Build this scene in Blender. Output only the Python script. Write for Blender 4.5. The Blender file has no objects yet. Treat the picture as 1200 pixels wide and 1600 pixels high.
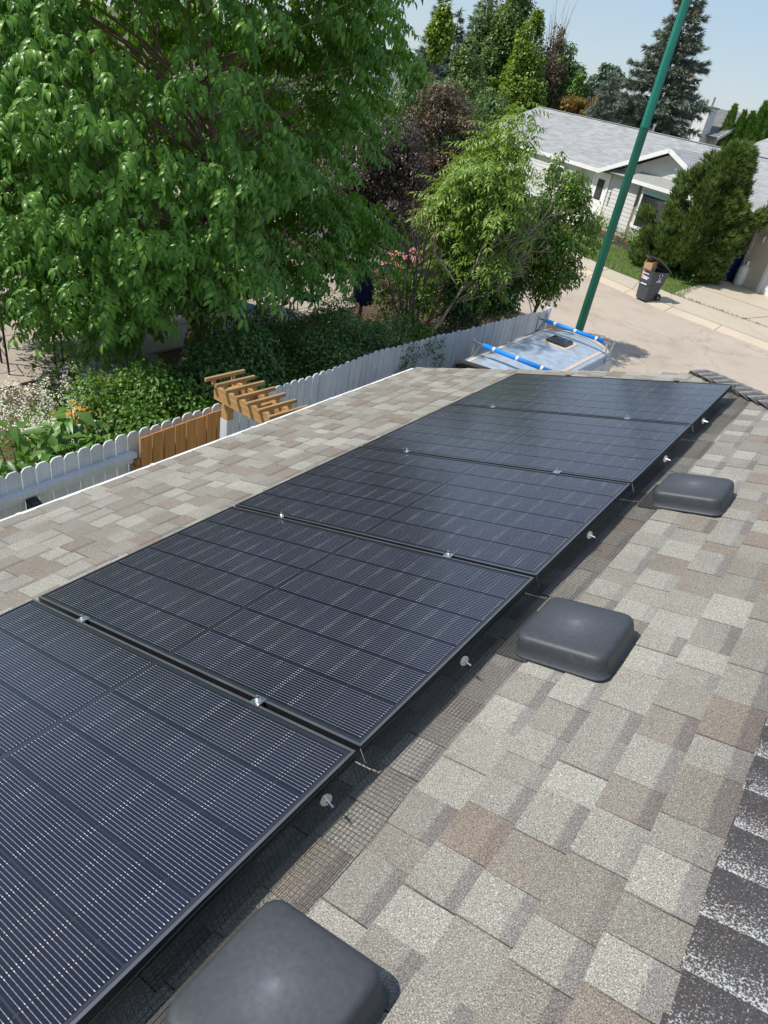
import bpy, bmesh, math, random
import numpy as np
from mathutils import Vector, Matrix

# ------------------------------------------------------------------ camera, sky, sun
SC = bpy.context.scene
COL = SC.collection
random.seed(7)
RNG = np.random.default_rng(11)
R_ = math.radians
G = -3.45                                   # ground level (z=0 is the low near corner of the solar array)

cam_d = bpy.data.cameras.new('camera')
cam = bpy.data.objects.new('camera', cam_d)
COL.objects.link(cam)
RIGHT = Vector((0.78734, 0.59552, 0.15953))
UP = Vector((-0.43857, 0.35914, 0.82382))
BACKV = Vector((0.43331, -0.71859, 0.54394))
cam.matrix_world = Matrix(((RIGHT.x, UP.x, BACKV.x, 2.3492), (RIGHT.y, UP.y, BACKV.y, 0.0163), (RIGHT.z, UP.z, BACKV.z, 2.2002), (0, 0, 0, 1)))
cam_d.sensor_fit = 'HORIZONTAL'
cam_d.sensor_width = 36.0
cam_d.lens = 36.0 * 1076.5 / 1200.0
cam_d.clip_start = 0.05
cam_d.clip_end = 5000
SC.camera = cam
CAMP = Vector((2.3492, 0.0163, 2.2002))

SUN_TO = Vector((-0.45, -0.43, 0.78)).normalized()
SUN_EL = math.asin(SUN_TO.z)
SUN_AZ = math.atan2(SUN_TO.x, SUN_TO.y)     # clockwise from +Y
W = bpy.data.worlds.new('World')
SC.world = W
W.use_nodes = True
wn = W.node_tree
for n in list(wn.nodes):
    wn.nodes.remove(n)
sky = wn.nodes.new('ShaderNodeTexSky')
sky.sky_type = 'NISHITA'
sky.sun_disc = False
sky.sun_elevation = SUN_EL
sky.sun_rotation = SUN_AZ % (2 * math.pi)
sky.altitude = 500
sky.air_density = 1.15
sky.dust_density = 0.25
sky.ozone_density = 3.2
bg = wn.nodes.new('ShaderNodeBackground')
bg.inputs['Strength'].default_value = 0.128
wo = wn.nodes.new('ShaderNodeOutputWorld')
hz = wn.nodes.new('ShaderNodeMix')          # even pale summer haze over the whole sky
hz.data_type = 'RGBA'
hz.inputs[0].default_value = 0.68
hz.inputs[7].default_value = (3.0, 3.80, 4.90, 1)
wn.links.new(sky.outputs['Color'], hz.inputs[6])
wn.links.new(hz.outputs[2], bg.inputs['Color'])
wn.links.new(bg.outputs['Background'], wo.inputs['Surface'])

sun_d = bpy.data.lights.new('sun', 'SUN')
sun_d.energy = 4.1
sun_d.angle = R_(0.55)
sun_d.color = (1.0, 0.955, 0.89)
sun = bpy.data.objects.new('sun', sun_d)
COL.objects.link(sun)
sun.rotation_euler = (-SUN_TO).to_track_quat('-Z', 'Y').to_euler()
sun.location = (0, 0, 40)

SC.view_settings.view_transform = 'Standard'
SC.view_settings.look = 'None'
SC.view_settings.exposure = 0.20
SC.view_settings.gamma = 1.0
SC.view_settings.use_curve_mapping = False


# ------------------------------------------------------------------ materials
def new_mat(name):
    m = bpy.data.materials.new(name)
    m.use_nodes = True
    nt = m.node_tree
    for n in list(nt.nodes):
        nt.nodes.remove(n)
    out = nt.nodes.new('ShaderNodeOutputMaterial')
    b = nt.nodes.new('ShaderNodeBsdfPrincipled')
    nt.links.new(b.outputs[0], out.inputs[0])
    return m, nt, b, out


def nd(nt, typ, **kw):
    n = nt.nodes.new(typ)
    for k, v in kw.items():
        if k.startswith('i_'):
            key = k[2:]
            key = int(key) if key.isdigit() else key
            n.inputs[key].default_value = v
        else:
            setattr(n, k, v)
    return n


def ramp(nt, fac, stops, interp='LINEAR'):
    r = nt.nodes.new('ShaderNodeValToRGB')
    r.color_ramp.interpolation = interp
    els = r.color_ramp.elements
    while len(els) > 1:
        els.remove(els[-1])
    els[0].position = stops[0][0]
    els[0].color = tuple(stops[0][1]) + (1,) if len(stops[0][1]) == 3 else stops[0][1]
    for p, c in stops[1:]:
        e = els.new(p)
        e.color = tuple(c) + (1,) if len(c) == 3 else c
    nt.links.new(fac, r.inputs[0])
    return r.outputs[0]


def mixc(nt, fac, a, b, blend='MIX'):
    m = nt.nodes.new('ShaderNodeMix')
    m.data_type = 'RGBA'
    m.blend_type = blend
    for v, s in ((fac, 0), (a, 6), (b, 7)):
        if hasattr(v, 'is_linked') or hasattr(v, 'links'):
            nt.links.new(v, m.inputs[s])
        else:
            m.inputs[s].default_value = v if s == 0 else (tuple(v) + (1,) if len(v) == 3 else v)
    return m.outputs[2]


def wpos(nt):
    return nt.nodes.new('ShaderNodeNewGeometry').outputs['Position']


def noise(nt, scale, vec=None, detail=3, rough=0.55):
    n = nt.nodes.new('ShaderNodeTexNoise')
    n.inputs['Scale'].default_value = scale
    n.inputs['Detail'].default_value = detail
    n.inputs['Roughness'].default_value = rough
    nt.links.new(vec if vec is not None else wpos(nt), n.inputs['Vector'])
    return n.outputs['Fac']


def math_(nt, op, a, b=None, c=None):
    m = nt.nodes.new('ShaderNodeMath')
    m.operation = op
    for i, v in enumerate((a, b, c)):
        if v is None:
            continue
        if hasattr(v, 'links'):
            nt.links.new(v, m.inputs[i])
        else:
            m.inputs[i].default_value = v
    return m.outputs[0]


def bump(nt, b, h, strength=0.3, dist=0.01):
    n = nt.nodes.new('ShaderNodeBump')
    n.inputs['Strength'].default_value = strength
    n.inputs['Distance'].default_value = dist
    nt.links.new(h, n.inputs['Height'])
    nt.links.new(n.outputs[0], b.inputs['Normal'])


def plain(name, col, rough=0.6, var=0.12, scale=6.0, metal=0.0, spec=0.5, fine=None, bumps=0.0):
    """weathered single-colour surface: two noises move the colour, optional bump"""
    m, nt, b, o = new_mat(name)
    n1 = noise(nt, scale)
    lo = [c * (1 - var) for c in col]
    hi = [min(1, c * (1 + var)) for c in col]
    c = ramp(nt, n1, [(0.3, lo), (0.7, hi)])
    if fine:
        n2 = noise(nt, fine, detail=2)
        c = mixc(nt, 0.5, c, ramp(nt, n2, [(0.35, [x * 0.75 for x in col]), (0.65, [min(1, x * 1.2) for x in col])]))
        if bumps:
            bump(nt, b, n2, bumps, 0.004)
    elif bumps:
        bump(nt, b, n1, bumps, 0.01)
    nt.links.new(c, b.inputs['Base Color'])
    b.inputs['Roughness'].default_value = rough
    b.inputs['Metallic'].default_value = metal
    b.inputs['Specular IOR Level'].default_value = spec
    return m


def leaf_mat(name, c_dark, c_mid, c_light, trans=0.3, rough=0.42, yellow=None):
    m, nt, b, out = new_mat(name)
    g = nt.nodes.new('ShaderNodeNewGeometry')
    n1 = noise(nt, 1.1, detail=2)
    f = math_(nt, 'ADD', math_(nt, 'MULTIPLY', g.outputs['Random Per Island'], 0.62), math_(nt, 'MULTIPLY', n1, 0.45))
    stops = [(0.12, c_dark), (0.5, c_mid), (0.88, c_light)]
    if yellow:
        stops.append((0.99, yellow))
    c = ramp(nt, f, stops)
    nt.links.new(c, b.inputs['Base Color'])
    b.inputs['Roughness'].default_value = rough
    b.inputs['Specular IOR Level'].default_value = 0.45
    t = nt.nodes.new('ShaderNodeBsdfTranslucent')
    tc = mixc(nt, 1.0, c, (1.35, 1.25, 0.5), 'MULTIPLY')
    nt.links.new(tc, t.inputs['Color'])
    mx = nt.nodes.new('ShaderNodeMixShader')
    mx.inputs[0].default_value = trans
    nt.links.new(b.outputs[0], mx.inputs[1])
    nt.links.new(t.outputs[0], mx.inputs[2])
    nt.links.new(mx.outputs[0], out.inputs[0])
    return m


def wood_mat(name, col, rough=0.6, axis='Z', grain=26.0, dark=0.6):
    m, nt, b, o = new_mat(name)
    tc = nt.nodes.new('ShaderNodeTexCoord')
    mp = nt.nodes.new('ShaderNodeMapping')
    s = [grain, grain, grain]
    s['XYZ'.index(axis)] = grain * 0.06
    mp.inputs['Scale'].default_value = s
    nt.links.new(wpos(nt), mp.inputs['Vector'])
    n = noise(nt, 1.0, mp.outputs[0], 5, 0.6)
    n2 = noise(nt, 3.0)
    c = ramp(nt, n, [(0.3, [x * dark for x in col]), (0.55, col), (0.75, [min(1, x * 1.25) for x in col])])
    c = mixc(nt, math_(nt, 'MULTIPLY', n2, 0.35), c, [x * 0.7 for x in col])
    nt.links.new(c, b.inputs['Base Color'])
    b.inputs['Roughness'].default_value = rough
    bump(nt, b, n, 0.15, 0.004)
    return m


M = {}


def shingle_mat():
    m, nt, b, o = new_mat('roof_shingle')
    at = nt.nodes.new('ShaderNodeAttribute')
    at.attribute_name = 'tile'
    sp = nt.nodes.new('ShaderNodeSeparateColor')
    nt.links.new(at.outputs['Color'], sp.inputs[0])
    tone = ramp(nt, sp.outputs[1], [(0.0, (.365, .356, .318)), (0.22, (.315, .302, .268)), (0.45, (.275, .262, .232)),
                                    (0.62, (.250, .234, .208)), (0.78, (.250, .221, .190)), (1.0, (.230, .188, .156))])
    n1 = noise(nt, 300, detail=1, rough=0.6)
    n2 = noise(nt, 700, detail=1, rough=0.6)
    n3 = noise(nt, 2.2, detail=3)
    gr = ramp(nt, n1, [(0.30, (.42, .41, .40)), (0.46, (.88, .88, .88)), (0.58, (1.04, 1.03, 1.0)), (0.68, (1.75, 1.74, 1.66))])
    c = mixc(nt, 1.0, tone, gr, 'MULTIPLY')
    g2 = ramp(nt, n2, [(0.35, (.72, .72, .73)), (0.65, (1.22, 1.21, 1.18))])
    c = mixc(nt, 1.0, c, g2, 'MULTIPLY')
    # printed granule band near the upper end of some tabs
    band = nt.nodes.new('ShaderNodeMapRange')
    band.interpolation_type = 'SMOOTHSTEP'
    band.inputs[1].default_value = 0.68
    band.inputs[2].default_value = 0.76
    edge = math_(nt, 'ADD', sp.outputs[0], math_(nt, 'MULTIPLY', math_(nt, 'SUBTRACT', noise(nt, 60, detail=2), 0.5), 0.16))
    nt.links.new(edge, band.inputs[0])
    bf = math_(nt, 'MULTIPLY', band.outputs[0], sp.outputs[2])
    bandc = mixc(nt, 1.0, c, (.71, .69, .745), 'MULTIPLY')
    c = mixc(nt, bf, c, bandc)
    st = ramp(nt, n3, [(0.35, (.90, .89, .87)), (0.65, (1.06, 1.05, 1.04))])
    c = mixc(nt, 1.0, c, st, 'MULTIPLY')
    nt.links.new(c, b.inputs['Base Color'])
    b.inputs['Roughness'].default_value = 0.85
    b.inputs['Specular IOR Level'].default_value = 0.35
    bump(nt, b, n1, 0.55, 0.003)
    return m


def cap_mat():
    m, nt, b, o = new_mat('ridge_cap_shingle')
    at = nt.nodes.new('ShaderNodeAttribute')
    at.attribute_name = 'tile'
    sp = nt.nodes.new('ShaderNodeSeparateColor')
    nt.links.new(at.outputs['Color'], sp.inputs[0])
    n1 = noise(nt, 210, detail=2, rough=0.7)
    n3 = noise(nt, 24, detail=2)
    n4 = noise(nt, 8, detail=2)
    f = math_(nt, 'SUBTRACT', 1.0, sp.outputs[0])
    f = math_(nt, 'ADD', math_(nt, 'POWER', f, 2.6), math_(nt, 'MULTIPLY', math_(nt, 'SUBTRACT', n3, 0.5), 0.42))
    thr = math_(nt, 'ADD', math_(nt, 'MULTIPLY', f, 0.20), n1)
    c = ramp(nt, thr, [(0.36, (.034, .031, .031)), (0.635, (.070, .063, .061)), (0.69, (.28, .28, .275)), (0.82, (.52, .52, .50))])
    br = ramp(nt, n4, [(0.5, (1, 1, 1)), (0.75, (1.06, .97, .95))])
    c = mixc(nt, 1.0, c, br, 'MULTIPLY')
    nt.links.new(c, b.inputs['Base Color'])
    b.inputs['Roughness'].default_value = 0.8
    bump(nt, b, n1, 0.6, 0.003)
    return m


def cell_mat():
    """one laminated half cell: dark silicon, fine busbars along its local x, solder pads at both ends, glass coat"""
    m, nt, b, o = new_mat('solar_cell')
    tc = nt.nodes.new('ShaderNodeTexCoord')
    sp = nt.nodes.new('ShaderNodeSeparateXYZ')
    nt.links.new(tc.outputs['Object'], sp.inputs[0])
    x, y = sp.outputs[0], sp.outputs[1]
    ph = math_(nt, 'FRACT', math_(nt, 'ADD', math_(nt, 'MULTIPLY', y, 1 / 0.0106), 0.0))
    d = math_(nt, 'ABSOLUTE', math_(nt, 'SUBTRACT', ph, 0.5))
    ins = math_(nt, 'LESS_THAN', math_(nt, 'ABSOLUTE', y), 0.0845)
    line = math_(nt, 'MULTIPLY', ins, math_(nt, 'LESS_THAN', d, 0.055))
    padline = math_(nt, 'MULTIPLY', ins, math_(nt, 'LESS_THAN', d, 0.085))
    ax = math_(nt, 'ABSOLUTE', x)
    endz = math_(nt, 'MULTIPLY', math_(nt, 'GREATER_THAN', ax, 0.0405), math_(nt, 'LESS_THAN', ax, 0.0462))
    px = math_(nt, 'ABSOLUTE', math_(nt, 'SUBTRACT', math_(nt, 'FRACT', math_(nt, 'MULTIPLY', x, 1 / 0.0165)), 0.5))
    dots = math_(nt, 'MULTIPLY', math_(nt, 'LESS_THAN', px, 0.07), padline)
    oi = nt.nodes.new('ShaderNodeObjectInfo')
    n1 = noise(nt, 5.0)
    basec = ramp(nt, math_(nt, 'ADD', math_(nt, 'MULTIPLY', oi.outputs['Random'], 0.5), math_(nt, 'MULTIPLY', n1, 0.5)),
                 [(0.2, (.0050, .0066, .018)), (0.8, (.0080, .0105, .029))])
    pad_glint = noise(nt, 7.0, detail=2)
    c = mixc(nt, line, basec, (.24, .24, .26))
    c = mixc(nt, dots, c, (.27, .27, .29))
    c = mixc(nt, math_(nt, 'MULTIPLY', endz, padline), c, ramp(nt, pad_glint, [(0.35, (.26, .26, .27)), (0.65, (.62, .61, .60))]))  # patchy pad brightness painted in for glints that change with angle
    dm = noise(nt, 2.3, detail=5, rough=0.65)
    c = mixc(nt, ramp(nt, dm, [(0.45, (0, 0, 0)), (0.8, (.03, .03, .03))]), c, (.26, .25, .23))
    nt.links.new(c, b.inputs['Base Color'])
    dust = noise(nt, 14.0, detail=4)
    rr = ramp(nt, dust, [(0.3, (.13, .13, .13)), (0.75, (.21, .21, .21))])
    b.inputs['Roughness'].default_value = 0.45
    b.inputs['Specular IOR Level'].default_value = 0.05
    b.inputs['Coat Weight'].default_value = 1.0
    b.inputs['Coat IOR'].default_value = 1.46
    nt.links.new(rr, b.inputs['Coat Roughness'])
    return m


def sheet_mat():
    m, nt, b, o = new_mat('panel_backsheet')
    n = noise(nt, 9)
    nt.links.new(ramp(nt, n, [(0.3, (.008, .009, .015)), (0.7, (.012, .013, .021))]), b.inputs['Base Color'])
    b.inputs['Roughness'].default_value = 0.5
    b.inputs['Coat Weight'].default_value = 1.0
    b.inputs['Coat IOR'].default_value = 1.46
    b.inputs['Coat Roughness'].default_value = 0.16
    return m


def vent_mat():
    m, nt, b, o = new_mat('vent_plastic')
    tc = nt.nodes.new('ShaderNodeTexCoord')
    n1 = noise(nt, 9, tc.outputs['Object'], 4)
    n2 = noise(nt, 60, tc.outputs['Object'], 3)
    ln = nt.nodes.new('ShaderNodeVectorMath')
    ln.operation = 'LENGTH'
    mp = nt.nodes.new('ShaderNodeMapping')
    mp.inputs['Scale'].default_value = (1, 1, 0)
    nt.links.new(tc.outputs['Object'], mp.inputs[0])
    nt.links.new(mp.outputs[0], ln.inputs[0])
    rad = math_(nt, 'ADD', ln.outputs['Value'], math_(nt, 'MULTIPLY', math_(nt, 'SUBTRACT', n1, 0.5), 0.06))
    chalk = ramp(nt, rad, [(0.0, (.15, .158, .172)), (0.03, (.085, .091, .102)), (0.09, (.060, .064, .072)), (0.16, (.048, .051, .058))])
    c = mixc(nt, 1.0, chalk, ramp(nt, n2, [(0.3, (.86, .86, .86)), (0.7, (1.12, 1.12, 1.12))]), 'MULTIPLY')
    scuff = noise(nt, 3.5, tc.outputs['Object'], 6, 0.7)
    c = mixc(nt, ramp(nt, scuff, [(0.62, (0, 0, 0)), (0.70, (.35, .35, .35))]), c, (.12, .125, .13))
    nt.links.new(c, b.inputs['Base Color'])
    b.inputs['Roughness'].default_value = 0.52
    bump(nt, b, n2, 0.08, 0.002)
    return m


def far_roof_mat(name, c1, c2, sx=7.0):
    m, nt, b, o = new_mat(name)
    tc = nt.nodes.new('ShaderNodeTexCoord')
    br = nt.nodes.new('ShaderNodeTexBrick')
    br.inputs['Scale'].default_value = 1.0
    br.inputs['Brick Width'].default_value = 0.42
    br.inputs['Row Height'].default_value = 0.15
    br.inputs['Mortar Size'].default_value = 0.0
    br.inputs['Bias'].default_value = 0.0
    br.inputs['Color1'].default_value = tuple(c1) + (1,)
    br.inputs['Color2'].default_value = tuple(c2) + (1,)
    nt.links.new(tc.outputs['UV'], br.inputs['Vector'])
    n = noise(nt, 1.5)
    n2 = noise(nt, 40)
    c = mixc(nt, 1.0, br.outputs['Color'], ramp(nt, n, [(0.3, (.92, .92, .92)), (0.7, (1.06, 1.06, 1.06))]), 'MULTIPLY')
    c = mixc(nt, 1.0, c, ramp(nt, n2, [(0.3, (.85, .85, .85)), (0.7, (1.1, 1.1, 1.1))]), 'MULTIPLY')
    nt.links.new(c, b.inputs['Base Color'])
    b.inputs['Roughness'].default_value = 0.9
    return m


def ground_mat(name, c1, c2, c3, s1, s2, rough=0.95, bumps=0.4):
    m, nt, b, o = new_mat(name)
    n1 = noise(nt, s1, detail=4)
    n2 = noise(nt, s2, detail=3, rough=0.7)
    c = ramp(nt, n1, [(0.3, c1), (0.7, c2)])
    c = mixc(nt, math_(nt, 'MULTIPLY', ramp(nt, n2, [(0.42, (0, 0, 0)), (0.62, (1, 1, 1))]), 0.75), c, c3)
    nt.links.new(c, b.inputs['Base Color'])
    b.inputs['Roughness'].default_value = rough
    b.inputs['Specular IOR Level'].default_value = 0.25
    bump(nt, b, n2, bumps, 0.02)
    return m


def glass_mat(name, tint=(.02, .025, .028)):
    m, nt, b, o = new_mat(name)
    n = noise(nt, 0.9)
    nt.links.new(ramp(nt, n, [(0.35, tint), (0.7, [x * 2.0 for x in tint])]), b.inputs['Base Color'])
    b.inputs['Roughness'].default_value = 0.04
    b.inputs['Specular IOR Level'].default_value = 0.8
    return m


M['shingle'] = shingle_mat()
M['cap'] = cap_mat()
M['cell'] = cell_mat()
M['sheet'] = sheet_mat()
M['vent'] = vent_mat()
M['frame'] = plain('panel_frame_lit', (.16, .165, .18), 0.36, 0.15, 8, 0.6)  # frame tops, greyed for the light they catch
M['frame_shade_black'] = plain('panel_frame_shade_black', (.02, .02, .022), 0.5, 0.1, 8, 0.3)  # black; on the frame sides it stands for shade in the gaps
M['silver'] = plain('clamp_metal', (.75, .75, .74), 0.25, 0.1, 30, 1.0)
M['alu'] = plain('aluminium', (.6, .6, .6), 0.35, 0.1, 10, 0.9)
M['wire'] = plain('black_wire', (.018, .018, .018), 0.55, 0.2, 20)
M['deck'] = plain('roof_deck_dark', (.06, .055, .05), 0.9, 0.2, 12)
M['flash'] = plain('vent_flashing', (.05, .048, .047), 0.7, 0.25, 30)
M['white'] = plain('white_paint', (.78, .78, .76), 0.5, 0.05, 3)
M['wall'] = plain('wall_siding_pale', (.56, .56, .53), 0.7, 0.06, 1.4)
def fence_mat():
    m, nt, b, o = new_mat('fence_paint_grey')
    oi = nt.nodes.new('ShaderNodeObjectInfo')
    mp = nt.nodes.new('ShaderNodeMapping')
    mp.inputs['Scale'].default_value = (40, 40, 2.5)
    nt.links.new(wpos(nt), mp.inputs['Vector'])
    g = noise(nt, 1.0, mp.outputs[0], 4, 0.6)
    n1 = noise(nt, 3.0, detail=4)
    c = ramp(nt, oi.outputs['Random'], [(0, (.56, .59, .625)), (1, (.64, .67, .70))])
    c = mixc(nt, 1.0, c, ramp(nt, g, [(0.3, (.86, .86, .85)), (0.6, (1.03, 1.03, 1.03))]), 'MULTIPLY')
    c = mixc(nt, 1.0, c, ramp(nt, n1, [(0.3, (.88, .87, .85)), (0.55, (1.02, 1.02, 1.02))]), 'MULTIPLY')
    nt.links.new(c, b.inputs['Base Color'])
    b.inputs['Roughness'].default_value = 0.65
    bump(nt, b, g, 0.12, 0.003)
    return m


M['fence'] = fence_mat()
M['cedar'] = wood_mat('cedar_board', (.52, .255, .075), 0.55, 'Z', 30)
M['timber'] = wood_mat('treated_timber', (.52, .29, .11), 0.6, 'X', 30)
M['timberY'] = wood_mat('weathered_slat', (.42, .26, .12), 0.65, 'Y', 30)
M['black'] = plain('black_metal', (.015, .015, .016), 0.5, 0.2, 15)
M['concrete'] = ground_mat('concrete', (.50, .43, .33), (.58, .50, .39), (.43, .37, .29), 0.8, 45, 0.9, 0.15)
M['kerbc'] = ground_mat('kerb_concrete', (.54, .45, .335), (.62, .52, .39), (.46, .39, .30), 1.1, 55, 0.9, 0.15)
def road_mat():
    m = ground_mat('road_asphalt_worn', (.47, .39, .315), (.53, .445, .36), (.38, .32, .265), 0.35, 70, 0.95, 0.25)
    nt = m.node_tree
    b = [n for n in nt.nodes if n.type == 'BSDF_PRINCIPLED'][0]
    src = b.inputs['Base Color'].links[0].from_socket
    vo = nt.nodes.new('ShaderNodeTexVoronoi')
    vo.feature = 'DISTANCE_TO_EDGE'
    vo.inputs['Scale'].default_value = 0.30
    mpv = nt.nodes.new('ShaderNodeVectorMath')
    mpv.operation = 'ADD'
    nz = nt.nodes.new('ShaderNodeTexNoise')
    nz.inputs['Scale'].default_value = 1.6
    nz.inputs['Detail'].default_value = 5
    nt.links.new(wpos(nt), nz.inputs['Vector'])
    nt.links.new(wpos(nt), mpv.inputs[0])
    nt.links.new(nz.outputs['Color'], mpv.inputs[1])
    nt.links.new(mpv.outputs[0], vo.inputs['Vector'])
    ck = ramp(nt, vo.outputs['Distance'], [(0.0, (.80, .79, .78)), (0.006, (.93, .93, .93)), (0.016, (1, 1, 1))])
    c = mixc(nt, 1.0, src, ck, 'MULTIPLY')
    st = ramp(nt, noise(nt, 0.9, detail=5, rough=0.65), [(0.32, (.86, .85, .84)), (0.5, (1, 1, 1)), (0.72, (1.05, 1.05, 1.05))])
    c = mixc(nt, 1.0, c, st, 'MULTIPLY')
    sp = ramp(nt, noise(nt, 11, detail=2), [(0.70, (1, 1, 1)), (0.78, (.82, .80, .78))])
    c = mixc(nt, 1.0, c, sp, 'MULTIPLY')
    nt.links.new(c, b.inputs['Base Color'])
    return m


M['road'] = road_mat()
M['soil'] = ground_mat('garden_mulch', (.095, .058, .038), (.17, .115, .078), (.045, .030, .022), 1.5, 30)
M['dirt'] = ground_mat('ground_grass_far', (.07, .10, .035), (.11, .13, .05), (.14, .12, .07), 0.05, 3)
M['paver'] = plain('paver_stone', (.40, .34, .27), 0.9, 0.2, 2, fine=50, bumps=0.2)
M['lawn'] = ground_mat('lawn_turf', (.075, .135, .025), (.12, .185, .035), (.17, .17, .06), 1.2, 14)
M['grass'] = leaf_mat('grass_blade', (.06, .12, .02), (.10, .18, .03), (.17, .22, .06), 0.25)
M['bark'] = plain('bark_grey_brown', (.135, .105, .08), 0.9, 0.35, 12, fine=45, bumps=0.5)
M['barkred'] = plain('bark_tan', (.24, .16, .11), 0.9, 0.3, 14, fine=45, bumps=0.5)
M['deadwood'] = plain('dead_wood', (.46, .37, .29), 0.9, 0.3, 14)
M['leaf_ash'] = leaf_mat('leaf_big_tree', (.065, .165, .021), (.115, .26, .032), (.205, .39, .052), 0.38, 0.36)
M['leaf_sap'] = leaf_mat('leaf_sapling', (.09, .19, .024), (.18, .31, .038), (.32, .43, .07), 0.36, 0.36)
M['leaf_gloss'] = leaf_mat('leaf_glossy', (.06, .14, .024), (.11, .22, .03), (.22, .32, .05), 0.34, 0.32)
M['leaf_purple'] = leaf_mat('leaf_purple', (.042, .032, .028), (.075, .058, .048), (.17, .14, .11), 0.15, 0.36)
M['leaf_red'] = leaf_mat('leaf_bronze', (.07, .046, .03), (.13, .088, .056), (.25, .19, .12), 0.18, 0.4, (.24, .05, .045))
M['leaf_aspen'] = leaf_mat('leaf_aspen', (.075, .14, .045), (.135, .22, .07), (.24, .33, .12), 0.28, 0.4)
M['leaf_yellow'] = leaf_mat('leaf_yellow_green', (.10, .19, .028), (.18, .29, .042), (.31, .41, .07), 0.34)
M['leaf_dry'] = leaf_mat('leaf_dry', (.12, .085, .05), (.19, .13, .085), (.28, .19, .13), 0.2)
M['leaf_blue'] = leaf_mat('needle_spruce', (.09, .125, .088), (.165, .20, .155), (.26, .30, .235), 0.08, 0.55, (.21, .13, .07))
M['needle_dark'] = leaf_mat('needle_dark', (.065, .11, .085), (.11, .165, .13), (.16, .22, .175), 0.08, 0.6)
M['needle_mid'] = leaf_mat('needle_mid', (.08, .13, .085), (.14, .21, .14), (.20, .27, .18), 0.1, 0.6)
M['needle_pine'] = leaf_mat('needle_pine', (.05, .098, .024), (.11, .18, .040), (.21, .28, .062), 0.12, 0.5)
M['cone_brown'] = leaf_mat('cone_brown', (.16, .08, .035), (.24, .13, .06), (.34, .20, .10), 0.1, 0.6)
M['cedar_leaf'] = leaf_mat('leaf_cedar_hedge', (.07, .17, .025), (.13, .26, .038), (.20, .35, .06), 0.15, 0.5)
M['leaf_orange'] = leaf_mat('leaf_rust', (.12, .085, .02), (.20, .15, .03), (.28, .17, .05), 0.25)
M['leaf_far'] = leaf_mat('leaf_far_green', (.06, .135, .045), (.105, .19, .06), (.17, .26, .08), 0.25)
M['leaf_hedge'] = leaf_mat('leaf_hedge_fine', (.040, .095, .026), (.072, .16, .038), (.13, .24, .058), 0.2, 0.42)
M['leaf_vine'] = leaf_mat('leaf_vine_bright', (.055, .14, .02), (.10, .22, .03), (.20, .32, .05), 0.32, 0.42)
M['leaf_hosta'] = leaf_mat('leaf_broad', (.06, .16, .028), (.11, .24, .045), (.20, .33, .08), 0.3, 0.38)
M['petal_white'] = leaf_mat('petal_white', (.62, .60, .53), (.75, .73, .66), (.84, .82, .76), 0.25, 0.6)
M['petal_pink'] = leaf_mat('petal_pink', (.78, .32, .36), (.86, .46, .48), (.90, .64, .62), 0.25, 0.6)
M['petal_orange'] = leaf_mat('petal_orange', (.70, .33, .04), (.80, .45, .06), (.85, .60, .12), 0.25, 0.6)
M['canopy'] = plain('canopy_white_sky_tint', (.36, .42, .49), 0.22, 0.16, 2.2, fine=7)  # white lowered to bluish grey, painting in the sky's reflection
M['sealant'] = plain('sealant_tan', (.62, .50, .39), 0.7, 0.1, 8)
M['canopy_side'] = plain('canopy_side', (.52, .50, .46), 0.45, 0.12, 4)
M['stripe_blue'] = plain('stripe_blue', (.16, .30, .52), 0.4, 0.1, 6)
M['stripe_brown'] = plain('stripe_brown', (.20, .13, .09), 0.5, 0.1, 6)
M['truck'] = plain('truck_paint', (.35, .30, .25), 0.35, 0.08, 2)
M['rubber'] = plain('rubber', (.02, .02, .02), 0.8, 0.2, 20)
M['foam'] = plain('blue_foam', (.005, .235, .78), 0.6, 0.06, 12)
M['tape'] = plain('white_tape', (.74, .74, .72), 0.45, 0.08, 30)
M['hatch'] = plain('hatch_smoked', (.022, .024, .027), 0.18, 0.25, 6)
M['glass'] = glass_mat('dark_window_glass')
M['post_low'] = plain('post_green', (.012, .115, .070), 0.42, 0.10, 3)
M['post_up'] = plain('post_green_upper', (.018, .215, .155), 0.42, 0.10, 3)
M['far_roof'] = far_roof_mat('house_roof_shingle', (.40, .405, .40), (.30, .305, .31))
M['bay_roof'] = plain('bay_roof_grey', (.30, .30, .29), 0.9, 0.12, 6, fine=30)
M['grey_roof'] = far_roof_mat('grey_roof_shingle', (.16, .16, .16), (.20, .20, .20))
M['siding'] = plain('house_siding_grey', (.60, .60, .565), 0.7, 0.05, 1.2)
M['siding_beige'] = plain('garage_siding_beige', (.58, .51, .40), 0.7, 0.06, 1.5)
M['cream'] = plain('cream_render', (.70, .66, .55), 0.8, 0.05, 1.5)
M['brown'] = plain('brown_trim', (.22, .155, .125), 0.7, 0.12, 3)
M['panelgrey'] = plain('bay_panel_grey', (.50, .47, .43), 0.7, 0.05, 3)
M['blind'] = plain('teal_blind', (.42, .58, .56), 0.6, 0.05, 4)
M['bin'] = plain('bin_grey_plastic', (.058, .063, .075), 0.45, 0.12, 7)
M['binblue'] = plain('bin_blue_plastic', (.008, .022, .17), 0.42, 0.1, 7)
M['print_white'] = plain('white_print', (.75, .76, .80), 0.5, 0.05, 12)
M['print_blue'] = plain('pale_blue_print', (.40, .42, .62), 0.5, 0.05, 12)
M['cardboard'] = plain('cardboard', (.50, .33, .165), 0.85, 0.12, 9)
M['cardin'] = plain('cardboard_inside', (.30, .16, .09), 0.85, 0.12, 9)
M['tank'] = plain('tank_white', (.72, .70, .64), 0.4, 0.08, 9)
M['navy'] = plain('navy_canvas', (.010, .022, .075), 0.8, 0.2, 8)
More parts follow.
